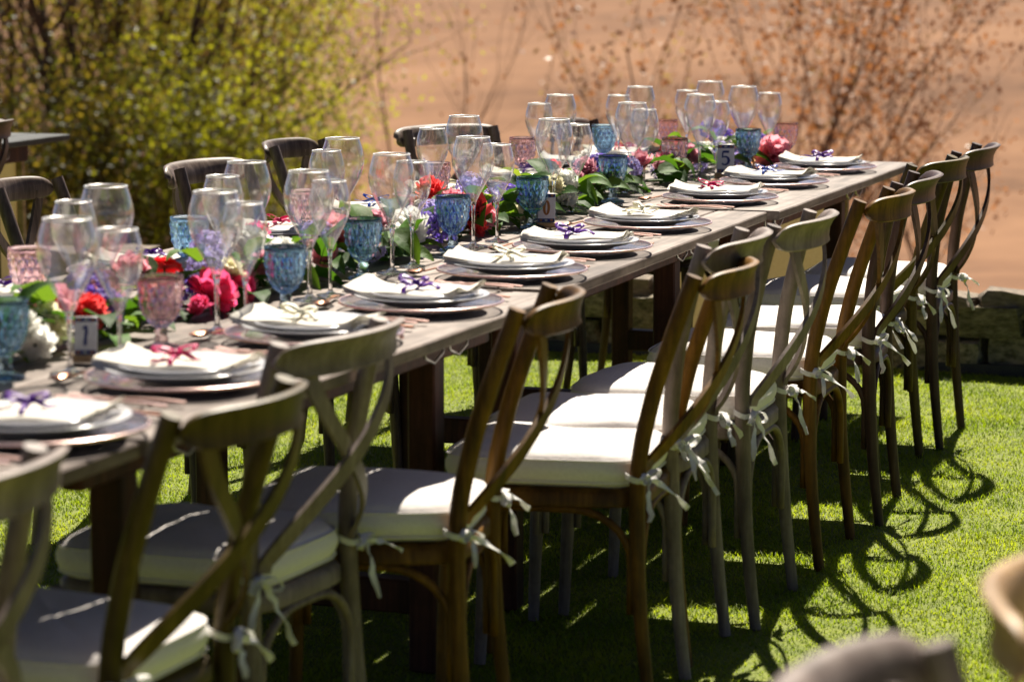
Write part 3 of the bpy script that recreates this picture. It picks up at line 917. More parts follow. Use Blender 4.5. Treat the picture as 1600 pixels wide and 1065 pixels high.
def bow_mesh(seed):
    """cotton tie: band round the post, knot, two loops, two crinkled tails, local origin at the post axis"""
    rr = random.Random(seed)
    mb = MB()
    ring = [(0.0205 * math.cos(t), 0.0205 * math.sin(t), 0.004 * math.sin(2 * t)) for t in [2 * math.pi * i / 14 for i in range(15)]]
    strip(mb, ring, [(0, 0, 1)] * 15, 0.0055, 0.0018)
    kx = 0.025
    # knot
    vs, fs = [], []
    for i in range(6):
        th = math.pi * i / 5
        for k in range(8):
            ps = 2 * math.pi * k / 8
            vs.append((kx + 0.008 * math.cos(th), 0.010 * math.sin(th) * math.cos(ps), 0.010 * math.sin(th) * math.sin(ps)))
    for i in range(5):
        for k in range(8):
            fs.append((i * 8 + k, i * 8 + (k + 1) % 8, i * 8 + 8 + (k + 1) % 8, i * 8 + 8 + k))
    mb.add(vs, fs)
    for s in (-1, 1):
        a = rr.uniform(-0.5, 0.25)
        L = rr.uniform(0.038, 0.055)
        d = Vector((0.25, s * math.cos(a), math.sin(a))).normalized()
        n = Vector((0.3, 0, 1)).normalized()
        pts = []
        for i in range(11):
            t = 2 * math.pi * i / 10
            r = (1 - math.cos(t)) / 2
            pts.append(Vector((kx, 0, 0)) + d * (L * r) + n * (0.011 * math.sin(t)) + Vector((rr.uniform(-.001, .001), 0, rr.uniform(-.001, .001))))
        strip(mb, pts, [Vector((1, 0, -0.2))] * 11, [0.0052 + 0.0015 * math.sin(i) for i in range(11)], 0.0014)
        # tail
        L = rr.uniform(0.045, 0.10)
        d = Vector((rr.uniform(0.3, 0.9), s * rr.uniform(0.3, 1.0), -rr.uniform(0.0, 0.9))).normalized()
        pts = []; w = []
        for i in range(9):
            t = i / 8
            p = Vector((kx + .004, 0, -0.002)) + d * (L * t) + Vector((0, 0, -0.03 * t * t)) + Vector((rr.uniform(-.003, .003), rr.uniform(-.003, .003), rr.uniform(-.002, .002)))
            pts.append(p); w.append(0.0042 + 0.002 * abs(math.sin(t * 5 + seed)))
        strip(mb, pts, [Vector((math.cos(i * .5), math.sin(i * .5) * s, 0.3)) for i in range(9)], w, 0.0016)
    return mb.mesh('cushion_tie', M['tie'], angle=60)

CH = {(k, t): chair_meshes(k, t) for k, t in (('chair_grey', 'A'), ('chair_honey', 'B'), ('chair_olive', 'B'), ('chair_dark', 'A'), ('chair_dark_lit', 'A'), ('chair_dark_lit', 'B'), ('chair_pale', 'B'))}
CUSH = [cushion_mesh(s) for s in range(3)]
BOWS = [bow_mesh(s) for s in range(8)]
_cc = [0]
def make_chair(label, key, x, y, rot, group, cushion=True, kind=None, size=1.0):
    D = CH[key, kind or ('A' if key in ('chair_grey', 'chair_dark') else 'B')]
    i = _cc[0]; _cc[0] += 1
    root = thing('cross_back_chair', label, 'chair', (x, y, 0), rot, group)
    root.scale = (size, size, size)
    for s in (-1, 1):
        inst('rear_post', D['post', s], root)
        inst('front_leg', D['fleg', s], root)
        inst('cross_slat', D['slat', s], root)
    inst('back_rail', D['rail'], root)
    inst('seat_frame', D['seat'], root)
    for k in range(4):
        inst('bent_brace', D['brace', k], root)
    if cushion:
        pad, pip = CUSH[i % 3]
        c = inst('cushion', pad, root)
        inst('piping', pip, c)
        for s in (-1, 1):
            inst('cushion_tie', BOWS[(i * 2 + (s + 1) // 2) % 8], c, (-0.006, s * 0.172, 0.474 + 0.004 * (i % 3)), (0, 0, s * 0.25))
    return root

NEAR = [  # colour, x, y, rotation, size of each near-side chair
    ('chair_grey', 0.07, 2.75, -2, 0.96, 'taupe'), ('chair_olive', 0.085, 3.355, -2, 0.96, 'olive-brown'), ('chair_grey', 0.0, 4.00, -5, 0.96, 'taupe'),
    ('chair_honey', 0.135, 4.45, 10, 0.968, 'honey-brown'), ('chair_honey', 0.30, 5.02, 5, 0.968, 'honey-brown'), ('chair_grey', 0.297, 5.29, 3, 1.0, 'taupe'),
    ('chair_grey', 0.33, 5.73, 1.5, 1.0, 'taupe'), ('chair_honey', 0.33, 6.31, 1.6, 1.005, 'honey-brown'), ('chair_dark', 0.34, 6.86, 5, 1.0, 'dark mahogany'),
    ('chair_olive', 0.24, 7.46, -7, 1.0, 'olive-brown'), ('chair_dark', 0.29, 7.96, 1, 1.0, 'dark mahogany')]
for i, (k, x, y, a, sz, cn) in enumerate(NEAR):
    make_chair(f'{cn} cross-back chair, {ORD[i]} along the near side, white tied cushion', k, x, y, R(a), 'chairs along the near side of the table', size=sz)
FAR = [('chair_dark_lit', 'B', -1.53, 5.93, 180 + 6, 'leftmost dark brown chair on the far side, behind the pink goblet'),
       ('chair_dark_lit', 'A', -1.415, 6.62, 180 - 5, 'second dark brown chair from left on the far side'),
       ('chair_dark_lit', 'B', -1.49, 7.45, 180 + 0, 'third brown chair from left on the far side, post tops showing'),
       ('chair_dark_lit', 'A', -1.36, 8.20, 180 - 32, 'fourth far-side chair, turned towards the camera, behind the wine glasses'),
       ('chair_dark', 'A', -1.06, 8.66, 180, 'far-side chair pushed right in, only its legs seen below')]
for k, t, x, y, a, lb in FAR:
    make_chair(lb, k, x, y, R(a), 'chairs along the far side of the table', kind=t)
make_chair('dark chair at the far left edge beside the dark table', 'chair_dark', -3.08, 7.92, 0, 'chairs of the other tables')
make_chair('blurred taupe chair cut off at the bottom right, close to camera', 'chair_grey', 1.475, 2.04, R(180), 'chairs of the other tables')
make_chair('blurred pale honey chair cut off at the right edge, close to camera', 'chair_pale', 1.615, 2.46, R(180), 'chairs of the other tables')

# ------------------------------------------------------------------ glassware
def wine_meshes(k, h):
    foot = [(0.0005, 0.0), (0.035, 0.0), (0.0362, 0.0012), (0.034, 0.0025), (0.018, 0.0045), (0.009, 0.0075), (0.0055, 0.013), (0.0042, 0.03), (0.0038, 0.06), (0.0042, 0.085), (0.0058, 0.098), (0.0085, 0.107), (0.0005, 0.1085)]
    bowl = [(0.0080, 0.1075), (0.0118, 0.116), (0.0190, 0.130), (0.0295, 0.148), (0.0400, 0.167), (0.0475, 0.186), (0.0512, 0.203), (0.0514, 0.217), (0.0487, 0.233), (0.0443, 0.248), (0.0398, 0.262)]
    sz = h / 0.262
    f = lambda P: [(r * k, z * sz) for r, z in P]
    mb = MB(); lathe(mb, f(foot), 24); st = mb.mesh('stem', M['wine_stem'])
    # finer bowl profile
    cp = smooth_path([(r, 0, z) for r, z in f(bowl)], 26)
    mb = MB(); lathe(mb, [(p.x, p.z) for p in cp], 40); bw = mb.mesh('bowl', M['wine_glass'])
    r0, z0 = f(bowl)[-1]
    mb = MB()
    tube(mb, [(r0 * math.cos(t), r0 * math.sin(t), z0) for t in [2 * math.pi * i / 40 for i in range(41)]], 0.0016, 6, cap=False)
    rm = mb.mesh('rim', M['wine_rim'])
    return st, bw, rm
WL = wine_meshes(1.0, 0.262); WS = wine_meshes(0.84, 0.236)
def goblet_mesh(mt):
    mb = MB()
    seg = 28
    prof = [(0.0125, 0.040), (0.0240, 0.049), (0.0325, 0.063), (0.0375, 0.079), (0.0398, 0.096), (0.0408, 0.112), (0.0412, 0.124), (0.0413, 0.128), (0.0413, 0.132)]
    vs, fs = [], []
    lower = [(0.0005, 0.0), (0.032, 0.0), (0.0335, 0.002), (0.031, 0.005), (0.017, 0.009), (0.0115, 0.013), (0.0135, 0.017), (0.0115, 0.021), (0.0098, 0.025), (0.0125, 0.030), (0.0105, 0.035)]
    inner = [(0.0395, 0.132), (0.0375, 0.120), (0.0358, 0.100), (0.0332, 0.080), (0.0275, 0.064), (0.018, 0.055), (0.0005, 0.051)]
    rows = []
    for r, z in lower: rows.append(('p', r, z, 0))
    for j, (r, z) in enumerate(prof): rows.append(('d' if 0 < j < 6 else 'p', r, z, j))
    for r, z in inner: rows.append(('p', r, z, 0))
    for kind, r, z, j in rows:
        for k in range(seg):
            t = 2 * math.pi * k / seg
            rr = r * (1.06 if (k + j) % 2 == 0 else 0.94) if kind == 'd' else r
            vs.append((rr * math.cos(t), rr * math.sin(t), z))
    for i in range(len(rows) - 1):
        for k in range(seg):
            k2 = (k + 1) % seg
            a, b, c, d = i * seg + k, i * seg + k2, (i + 1) * seg + k2, (i + 1) * seg + k
            if rows[i][0] == 'd' or rows[i + 1][0] == 'd':
                j = rows[i][3]
                if (k + j) % 2 == 0: fs += [(a, b, d), (b, c, d)]
                else: fs += [(a, b, c), (a, c, d)]
            else:
                fs.append((a, b, c, d))
    mb.add(vs, fs)
    me = mb.mesh('goblet', mt, smooth=True)
    sm = []
    for p in me.polygons:
        z = p.center.z; r = math.hypot(p.center.x, p.center.y)
        sm.append(not (0.039 < z < 0.127 and p.normal.x * p.center.x + p.normal.y * p.center.y > 0))
    me.polygons.foreach_set('use_smooth', sm)
    return me
GB = {'blue': goblet_mesh(M['goblet_blue']), 'pink': goblet_mesh(M['goblet_pink'])}

TT = 0.7625
rnd = random.Random(77)
def wine(kind, x, y, label, z=TT):
    st, bw, rm = WL if kind == 'L' else WS
    root = thing('wine_glass', label, 'wine glass', (x, y, z), rnd.uniform(0, 6), ('large' if kind == 'L' else 'small') + ' clear wine glasses on the table')
    inst('stem', st, root)
    b = inst('bowl', bw, root)
    inst('rim', rm, b)
def goblet(c, x, y, label, z=TT):
    o = inst('goblet', GB[c], None, (x, y, z), (0, 0, rnd.uniform(0, 6)))
    tag(o, label, 'goblet', f'{c} diamond-pattern goblets')

NL = [(-0.395, 3.93), (-0.39, 4.47), (-0.42, 4.95), (-0.44, 5.43), (-0.465, 5.99), (-0.51, 6.70), (-0.55, 7.50), (-0.49, 8.00), (-0.495, 8.52)]
NS = [(-0.355, 4.03), (-0.36, 4.53), (-0.41, 5.03), (-0.446, 5.56), (-0.453, 6.12), (-0.515, 6.90), (-0.55, 7.62), (-0.465, 8.10), (-0.44, 8.64)]
FL = [(-0.637, 4.503), (-0.643, 5.124), (-0.742, 5.847), (-0.783, 6.747), (-0.887, 7.826), (-0.808, 8.389), (-0.69, 8.80)]
FS = [(-0.677, 4.45), (-0.669, 5.062), (-0.759, 5.792), (-0.822, 6.614), (-0.946, 7.80), (-0.862, 8.33), (-0.74, 8.70)]
for i, (x, y) in enumerate(NL): wine('L', x, y, f'{ORD[i]} large clear wine glass of the near row')
for i, (x, y) in enumerate(NS): wine('S', x, y, f'{ORD[i]} small clear wine glass of the near row')
for i, (x, y) in enumerate(FL): wine('L', x, y, f'{ORD[i]} large clear wine glass of the far row')
for i, (x, y) in enumerate(FS): wine('S', x, y, f'{ORD[i]} small clear wine glass of the far row')
NG = [('blue', -0.476, 3.856, 'blue goblet cut off at the left edge of the picture'), ('pink', -0.389, 4.245, 'pink goblet beside the hot pink roses, second of the near row'),
      ('blue', -0.385, 4.76, 'blue goblet left of the napkin with purple loops, third of near row'), ('blue', -0.46, 5.315, 'blue goblet beside the big white blooms, fourth of near row'),
      ('blue', -0.478, 5.89, 'blue goblet before the violet hydrangea, fifth of near row'), ('blue', -0.48, 6.45, 'blue goblet beside the coral roses and tile stand, sixth of near row'),
      ('blue', -0.51, 7.20, 'blue goblet right of the mauve flower, seventh of near row'), ('pink', -0.55, 7.93, 'pink goblet left of the number five tile'),
      ('blue', -0.45, 8.42, 'blue goblet right of the number five tile'), ('pink', -0.415, 8.76, 'pink goblet at the far right end above the pink peony')]
for c, x, y, lb in NG: goblet(c, x, y, lb)
FG = [('pink', -0.842, 4.563, 'pink goblet at the left edge, far row, before the leftmost far chair'), ('blue', -0.827, 5.214, 'blue goblet in the far row above the scarlet flower'),
      ('pink', -0.86, 5.901, 'pink goblet in far row behind the third large glass'), ('pink', -0.884, 6.789, 'pink goblet in far row half hidden by the white napkin place'),
      ('pink', -1.0, 7.80, 'pink goblet in far row right of the turned chair'), ('blue', -0.95, 8.45, 'teal blue goblet in far row near the mauve flowers'), ('pink', -0.84, 8.78, 'pink goblet in far row at the far table end')]
for c, x, y, lb in FG: goblet(c, x, y, lb)

# ------------------------------------------------------------------ place settings
mb = MB(); lathe(mb, [(0.0005, 0.006), (0.10, 0.006), (0.125, 0.0075), (0.162, 0.0145), (0.1625, 0.0165), (0.125, 0.0105), (0.10, 0.009), (0.0005, 0.009)], 56)
CHARGER = mb.mesh('charger_plate', M['charger'])
mb = MB(); tube(mb, [(0.1635 * math.cos(t), 0.1635 * math.sin(t), 0.0158) for t in [2 * math.pi * i / 64 for i in range(65)]], 0.0027, 8, cap=False)
RIMC = mb.mesh('rose_gold_rim', M['copper'])
mb = MB(); tube(mb, [(0.1 * math.cos(t), 0.1 * math.sin(t), 0.003) for t in [2 * math.pi * i / 48 for i in range(49)]], 0.003, 6, cap=False)
FOOTC = mb.mesh('foot_ring', M['charger'])
mb = MB(); lathe(mb, [(0.0005, 0.0), (0.075, 0.0), (0.078, 0.003), (0.11, 0.010), (0.134, 0.018), (0.1355, 0.0195), (0.134, 0.021), (0.108, 0.0145), (0.08, 0.0075), (0.0005, 0.007)], 56)
PLATE = mb.mesh('dinner_plate', M['ceramic'])
mb = MB(); lathe(mb, [(0.0005, 0.0), (0.06, 0.0), (0.063, 0.003), (0.09, 0.009), (0.108, 0.016), (0.1092, 0.0175), (0.1075, 0.019), (0.088, 0.0135), (0.064, 0.0075), (0.0005, 0.007)], 56)
PLATE2 = mb.mesh('salad_plate', M['ceramic'])

def napkin_mesh(seed):
    rr = random.Random(seed)
    mb = MB()
    ph = [rr.uniform(0, 6.3) for _ in range(6)]
    nxp, nyp = 26, 10
    for lay in range(4):
        z0 = 0.0035 * lay
        L0, L1 = -0.125 + rr.uniform(-.004, .006), 0.128 - rr.uniform(0, .012) * (4 - lay) * .5
        W = 0.068 - 0.0015 * lay + rr.uniform(-.002, .002)
        vs = []
        for side in (0, 1):
            for i in range(nxp):
                u = i / (nxp - 1)
                x = L0 + (L1 - L0) * u
                for j in range(nyp):
                    v = -1 + 2 * j / (nyp - 1)
                    y = W * v * (1 + 0.03 * math.sin(u * 5 + ph[0])) + 0.004 * math.sin(u * 3.0 + ph[1])
                    # ends ride up over the plate's rim and curl
                    z = z0 + 0.009 * max(0, (abs(x) - 0.065) / 0.07) ** 1.6
                    z += (0.004 + .002 * lay) * max(0, (-x - 0.08) / 0.05) ** 1.7 * (0.65 + 0.5 * v)
                    z += 0.007 * max(0, (x - 0.10) / 0.035) ** 1.5 * (0.4 + 0.6 * math.sin(v * 3 + ph[2] + lay)) * (lay + 1) * .5
                    z += 0.0022 * math.sin(u * 11 + v * 3.5 + ph[3] + lay) + 0.0012 * math.sin(v * 7 + u * 4 + ph[4])
                    z -= 0.003 * (abs(v) ** 6)
                    vs.append((x, y, z + (0.0026 if side else 0)))
        fs = []
        n = nxp * nyp
        for i in range(nxp - 1):
            for j in range(nyp - 1):
                a, b, c, d = i * nyp + j, (i + 1) * nyp + j, (i + 1) * nyp + j + 1, i * nyp + j + 1
                fs.append((d, c, b, a)); fs.append((a + n, b + n, c + n, d + n))
        for i in range(nxp - 1):
            for j in (0, nyp - 1):
                a, b = i * nyp + j, (i + 1) * nyp + j
                fs.append((a, b, b + n, a + n) if j == 0 else (b, a, a + n, b + n))
        for j in range(nyp - 1):
            for i in (0, nxp - 1):
                a, b = i * nyp + j, i * nyp + j + 1
                fs.append((b, a, a + n, b + n) if i == 0 else (a, b, b + n, a + n))
        mb.add(vs, fs)
    return mb.mesh('napkin', M['linen'], angle=70)
NAPS = [napkin_mesh(s) for s in range(9)]

def ribbon_mesh(key, seed):
    rr = random.Random(seed)
    mb = MB()
    w = 0.0078
    # band over the napkin
    pts = [(0, y, z) for y, z in ((-0.076, -0.004), (-0.073, 0.006), (-0.05, 0.0105), (0, 0.011), (0.05, 0.0105), (0.073, 0.006), (0.076, -0.004))]
    strip(mb, pts, [(1, 0, 0)] * 7, w * .7, 0.0008)
    k = Vector((0, -0.006, 0.014))
    for s in (-1, 1):
        a = rr.uniform(-0.6, 0.6)
        d = Vector((s * math.cos(a), math.sin(a) * .8, rr.uniform(0.0, 0.2))).normalized()
        L = rr.uniform(0.034, 0.056); rr2 = rr.uniform(0.0, 0.005)
        pts = []
        for i in range(13):
            t = 2 * math.pi * i / 12
            pts.append(k + d * (L * (1 - math.cos(t)) / 2) + Vector((0, 0, 1)) * (0.006 * math.sin(t) + rr2 * (1 - math.cos(t))))
        sd = [Vector((-d.y, d.x, 0)).normalized() * (1.0 * s) + Vector((0, 0, 0.42 + 0.3 * math.sin(i * 1.3 + seed))) for i in range(13)]
        strip(mb, pts, sd, [w * (0.55 + 0.55 * (1 - math.cos(2 * math.pi * i / 12)) / 2) for i in range(13)], 0.0008)
        a = rr.uniform(-0.9, -0.2)
        L = rr.uniform(0.05, 0.085)
        dd = Vector((s * math.cos(a), math.sin(a), 0)).normalized()
        pts = [k + dd * (L * i / 8) + Vector((0, 0, -0.001 * i + 0.004 * math.sin(i * .9 + seed))) for i in range(9)]
        strip(mb, pts, [Vector((-dd.y, dd.x, 0.55 + 0.35 * math.sin(i * .7))) for i in range(9)], w * .8, 0.0008)
    # knot
    vs, fs = [], []
    for i in range(6):
        th = math.pi * i / 5
        for q in range(8):
            ps = 2 * math.pi * q / 8
            vs.append(k + Vector((0.010 * math.cos(th), 0.008 * math.sin(th) * math.cos(ps), 0.007 * math.sin(th) * math.sin(ps))))
    for i in range(5):
        for q in range(8):
            fs.append((i * 8 + q, i * 8 + (q + 1) % 8, i * 8 + 8 + (q + 1) % 8, i * 8 + 8 + q))
    mb.add(vs, fs)
    return mb.mesh('ribbon_bow', M[key])
RIBS = {k: [ribbon_mesh('rib_' + k, 10 * i + q) for q in range(4)] for i, k in enumerate(('purple', 'pink', 'cream', 'blue'))}

def cutlery():
    D = {}
    def handle(mb, L, w0, w1, z=0.004):
        pts = [(-L * i / 8, 0, z + 0.003 * math.sin(i / 8 * math.pi)) for i in range(9)]
        strip(mb, pts, [(0, 1, 0)] * 9, [w0 + (w1 - w0) * (i / 8) ** 2 for i in range(9)], 0.0024)
    # fork: tines point -x after rotation; local handle runs along -x from the neck
    mb = MB(); handle(mb, 0.13, 0.0032, 0.0062)
    strip(mb, [(0, 0, .004), (0.012, 0, .005), (0.025, 0, .004), (0.036, 0, .003)], [(0, 1, 0)] * 4, [.0035, .009, .0115, .0115], 0.002)
    for j in range(4):
        y = -0.0098 + 0.0065 * j
        strip(mb, [(0.034, y, .003), (0.05, y, .004), (0.068, y * .95, .008)], [(0, 1, 0)] * 3, [.002, .0018, .0009], 0.0018)
    D['fork'] = mb.mesh('fork', M['copper'], angle=40)
    mb = MB(); handle(mb, 0.125, 0.0045, 0.0065)
    strip(mb, [(0, 0, .004), (0.02, .001, .004), (0.06, .002, .004), (0.085, .002, .0038), (0.1, -.002, .0035)], [(0, 1, 0)] * 5, [.004, .0085, .009, .0075, .0012], 0.0016)
    D['knife'] = mb.mesh('knife', M['copper_dark'], angle=40)
    mb = MB(); handle(mb, 0.12, 0.003, 0.006)
    vs, fs = [], []
    for i in range(9):
        u = i / 8
        w = 0.017 * math.sin(math.pi * (0.08 + 0.86 * u)) ** 0.7
        for j in range(7):
            v = -1 + j / 3
            vs.append((0.002 + 0.052 * u, w * v, 0.009 - 0.007 * (1 - v * v) * math.sin(math.pi * u) ** .6))
    for i in range(8):
        for j in range(6):
            fs.append((i * 7 + j, i * 7 + j + 1, i * 7 + 8 + j, i * 7 + 7 + j))
    b = len(vs)
    vs += [(x, y, z - 0.0016) for x, y, z in vs]
    fs += [tuple(reversed([q + b for q in f])) for f in fs]
    mb.add(vs, fs)
    D['spoon'] = mb.mesh('spoon', M['copper_dark'], angle=50)
    return D
CUT = cutlery()

def setting(x, y, side, k, rib, word, place, full=True):
    """side=+1: diner sits at +x facing -x; side=-1 the other side"""
    rz = 0.0 if side > 0 else math.pi
    rr = random.Random(k * 13 + (1 if side > 0 else 500))
    G = ' on the near side' if side > 0 else ' on the far side'
    z = TT + 0.0015
    root = thing('charger_plate', f'clear glass charger with rose-gold rim at the {place}', 'charger plate', (x, y, z), rr.uniform(0, 6), 'rose-gold rimmed chargers' + G)
    inst('plate', CHARGER, root); inst('rose_gold_rim', RIMC, root); inst('foot_ring', FOOTC, root)
    p = inst('dinner_plate', PLATE, None, (x + rr.uniform(-.004, .004), y + rr.uniform(-.004, .004), z + 0.0105), (0, 0, rr.uniform(0, 6)))
    tag(p, f'white dinner plate on the charger at the {place}', 'plate', 'white dinner plates' + G)
    p2 = inst('salad_plate', PLATE2, None, (x + rr.uniform(-.004, .004), y + rr.uniform(-.004, .004), z + 0.0185), (0, 0, rr.uniform(0, 6)))
    tag(p2, f'smaller white plate stacked under the napkin at the {place}', 'plate', 'smaller white plates' + G)
    nr = rz + rr.uniform(-.24, .24)
    nz = z + 0.0275
    nk = inst('napkin', NAPS[(k * 4) % 9], None, (x - side * 0.012, y, nz), (0, 0, nr))
    tag(nk, f'folded cream napkin tied with {word} ribbon at the {place}', 'napkin', 'folded cream napkins' + G)
    inst('ribbon_bow', RIBS[rib][rr.randrange(4)], nk, (rr.uniform(-.02, .01), 0, 0.013), (0, 0, rr.uniform(-.35, .35)), rr.uniform(.72, .92))
    # cutlery: forks on the diner's left, knife on the right, dessert spoon above the plate
    for q, dy in enumerate((0.192, 0.222)):
        o = inst('fork', CUT['fork'], None, (x - side * (0.035 + 0.012 * q), y - side * dy, z), (0, 0, rz + math.pi + rr.uniform(-.05, .05)))
        tag(o, f'{"inner" if q == 0 else "outer"} rose-gold fork beside the plate at the {place}', 'fork', 'rose-gold forks' + G)
    o = inst('knife', CUT['knife'], None, (x - side * 0.01, y + side * 0.192, z), (0, 0, rz + math.pi + rr.uniform(-.05, .05)))
    tag(o, f'dark copper knife beside the plate at the {place}', 'knife', 'dark copper knives' + G)
    o = inst('spoon', CUT['spoon'], None, (x - side * 0.20, y - side * 0.02, z), (0, 0, rz - math.pi / 2 + rr.uniform(-.3, .3)))
    tag(o, f'copper dessert spoon lying above the plate at the {place}', 'spoon', 'copper dessert spoons' + G)

NSET = [(-0.15, 3.40, 'purple'), (-0.164, 3.90, 'pink'), (-0.174, 4.43, 'cream'), (-0.155, 4.90, 'purple'), (-0.172, 5.466, 'cream'), (-0.18, 5.965, 'purple'),
        (-0.20, 6.54, 'cream'), (-0.225, 7.30, 'pink'), (-0.215, 7.86, 'blue'), (-0.20, 8.44, 'purple')]
WORD = {'purple': 'purple', 'pink': 'hot pink', 'cream': 'pale cream', 'blue': 'blue'}
for i, (x, y, rb) in enumerate(NSET):
    setting(x, y, 1, i, rb, WORD[rb], f'{ORD[i]} near place')
FSET = [(-0.95, 4.62, 'purple'), (-0.93, 5.19, 'purple'), (-0.955, 5.93, 'pink'), (-0.955, 6.50, 'blue'), (-0.955, 7.08, 'cream'), (-0.95, 7.66, 'purple'), (-0.95, 8.18, 'cream'), (-0.95, 8.62, 'pink')]
for i, (x, y, rb) in enumerate(FSET):
    setting(x, y, -1, i + 20, rb, WORD[rb], f'{ORD[i]} far place')

# small copper bead lying on the wood
mb = MB()
lathe(mb, [(0.0003, 0.0), (0.0035, 0.001), (0.005, 0.005), (0.0035, 0.009), (0.0003, 0.010)], 12)
tag(inst('copper_bead', mb.mesh('copper_bead', M['copper']), None, (-0.03, 4.50, TT)), 'tiny shiny copper bead lying loose near the table edge', 'bead')

# ------------------------------------------------------------------ number tiles on wooden stands
def stroke(mb, pts, w, z0, z1):
    """raised flat stroke in the local xz plane, y from z0 to z1"""
    n = len(pts)
    L, Rr = [], []
    for i in range(n):
        a, b = pts[max(0, i - 1)], pts[min(n - 1, i + 1)]
        dx, dz = b[0] - a[0], b[1] - a[1]
        l = math.hypot(dx, dz) or 1
        nx_, nz_ = -dz / l * w[i], dx / l * w[i]
        L.append((pts[i][0] + nx_, pts[i][1] + nz_)); Rr.append((pts[i][0] - nx_, pts[i][1] - nz_))
    vs = [(x, y, z) for y in (z0, z1) for P in (L, Rr) for x, z in P]
    fs = []
    for i in range(n - 1):
        l0, l1, r0, r1 = i, i + 1, n + i, n + i + 1
        fs.append((l0, l1, r1, r0)); fs.append((l0 + 2 * n, r0 + 2 * n, r1 + 2 * n, l1 + 2 * n))
        fs.append((l0, l0 + 2 * n, l1 + 2 * n, l1)); fs.append((r0, r1, r1 + 2 * n, r0 + 2 * n))
    fs.append((0, n, 3 * n, 2 * n)); fs.append((n - 1, 3 * n - 1, 4 * n - 1, 2 * n - 1))
    mb.add(vs, fs)
def tile_stand(label, x, y, rz, digit, size):
    root = thing('number_tile_stand', label, 'table number', (x, y, TT), rz, 'tile number stands')
    root.scale = (size, size, size)
    mb = MB(); bevel_box(mb, -0.04, 0.04, -0.022, 0.022, 0, 0.02, 0.002)
    inst('wooden_base', mb.mesh('wooden_base', M['tan_wood'], angle=30), root)
    t = bpy.data.objects.new('tile', None)
    mb = MB(); bevel_box(mb, -0.033, 0.033, -0.004, 0.004, 0.0, 0.118, 0.0015)
    t = inst('tile', mb.mesh('tile', M['tile'], angle=30), root, (0, 0.004, 0.014), (R(-20), 0, 0))
    fy = (-0.0052, -0.0035)
    for z in (0.012, 0.108):
        mb = MB(); mb.box(-0.0315, 0.0315, fy[0], fy[1], z - 0.0065, z + 0.0065)
        inst('border', mb.mesh('border', M['navy'], smooth=False), t)
        for q in range(3):
            mb = MB(); cx = -0.02 + 0.02 * q
            mb.add([(cx - .007, fy[0] - .0004, z), (cx, fy[0] - .0004, z - .005), (cx + .007, fy[0] - .0004, z), (cx, fy[0] - .0004, z + .005)], [(0, 1, 2, 3)])
            inst('diamond', mb.mesh('diamond', M['ochre'] if q != 1 else M['pale_glaze'], smooth=False), t)
    S = 0.0
    c = 0.061
    mb = MB()
    if digit == '5':
        stroke(mb, [(0.013, c + .026), (0.002, c + .0265), (-0.011, c + .026)], [.0045, .0045, .0042], fy[0], fy[1])
        stroke(mb, [(-0.0105, c + .027), (-0.0115, c + .014), (-0.0125, c + .003)], [.0028, .0026, .0022], fy[0] - .0002, fy[1])
        a = [(-0.0125, c + .003), (-0.006, c + .007), (0.003, c + .0065), (0.010, c + .001), (0.0125, c - .008), (0.010, c - .018), (0.002, c - .0245), (-0.007, c - .0245), (-0.0125, c - .020)]
        stroke(mb, a, [.0016, .0025, .0034, .0046, .0052, .0046, .0034, .0026, .004], fy[0] - .0004, fy[1])
    elif digit == '1':
        a = [(-0.004, c + .028), (0.001, c + .026), (0.002, c + .01), (0.0, c - .008), (-0.001, c - .024), (0.002, c - .027)]
        stroke(mb, a, [.003, .0048, .0052, .0052, .0055, .006], fy[0], fy[1])
        stroke(mb, [(-0.010, c + .020), (-0.003, c + .027)], [.0018, .003], fy[0] - .0002, fy[1])
    else:
        a = [(0.0085 * math.sin(t), c + 0.026 * math.cos(t)) for t in [2 * math.pi * i / 20 for i in range(21)]]
        stroke(mb, a, [0.0028 + 0.0022 * abs(math.sin(2 * math.pi * i / 20)) for i in range(21)], fy[0], fy[1])
    inst('numeral', mb.mesh('numeral', M['navy'] if digit != '0' else M['ochre'], smooth=False), t)
tile_stand('tile with dark number 5 on a wooden stand at the far table', -0.43, 8.08, R(14), '5', 0.82)
tile_stand('tile with dark number 1 on a wooden stand at left', -0.44, 4.06, R(22), '1', 0.6)
tile_stand('patterned tile on a wooden stand half hidden behind a blue goblet', -0.45, 6.47, R(16), '0', 0.68)

# ------------------------------------------------------------------ flowers along the table centre
def petal_patch(mb, base, out, up, L, W, cup, curl, rr, nu=4, nv=4):
    """one petal: starts at base, grows along 'out' bending to 'up'"""
    base, out, up = Vector(base), Vector(out).normalized(), Vector(up).normalized()
    sd = out.cross(up).normalized()
    vs = []
    for i in range(nu + 1):
        u = i / nu
        ang = cup + curl * u
        c = base + out * (L * (math.sin(ang) * u)) + up * (L * math.cos(ang) * u)
        w = W * (math.sin(math.pi * (0.12 + 0.74 * u)) ** 0.8)
        for j in range(nv + 1):
            v = -1 + 2 * j / nv
            bowl = (v * v) * W * 0.35
            vs.append(c + sd * (w * v) - out * (bowl * math.cos(ang)) + up * (bowl * math.sin(ang) * .6) + Vector((rr.uniform(-1, 1), rr.uniform(-1, 1), rr.uniform(-1, 1))) * (0.04 * L * u))
    fs = [(i * (nv + 1) + j, i * (nv + 1) + j + 1, (i + 1) * (nv + 1) + j + 1, (i + 1) * (nv + 1) + j) for i in range(nu) for j in range(nv)]
    mb.add(vs, fs)

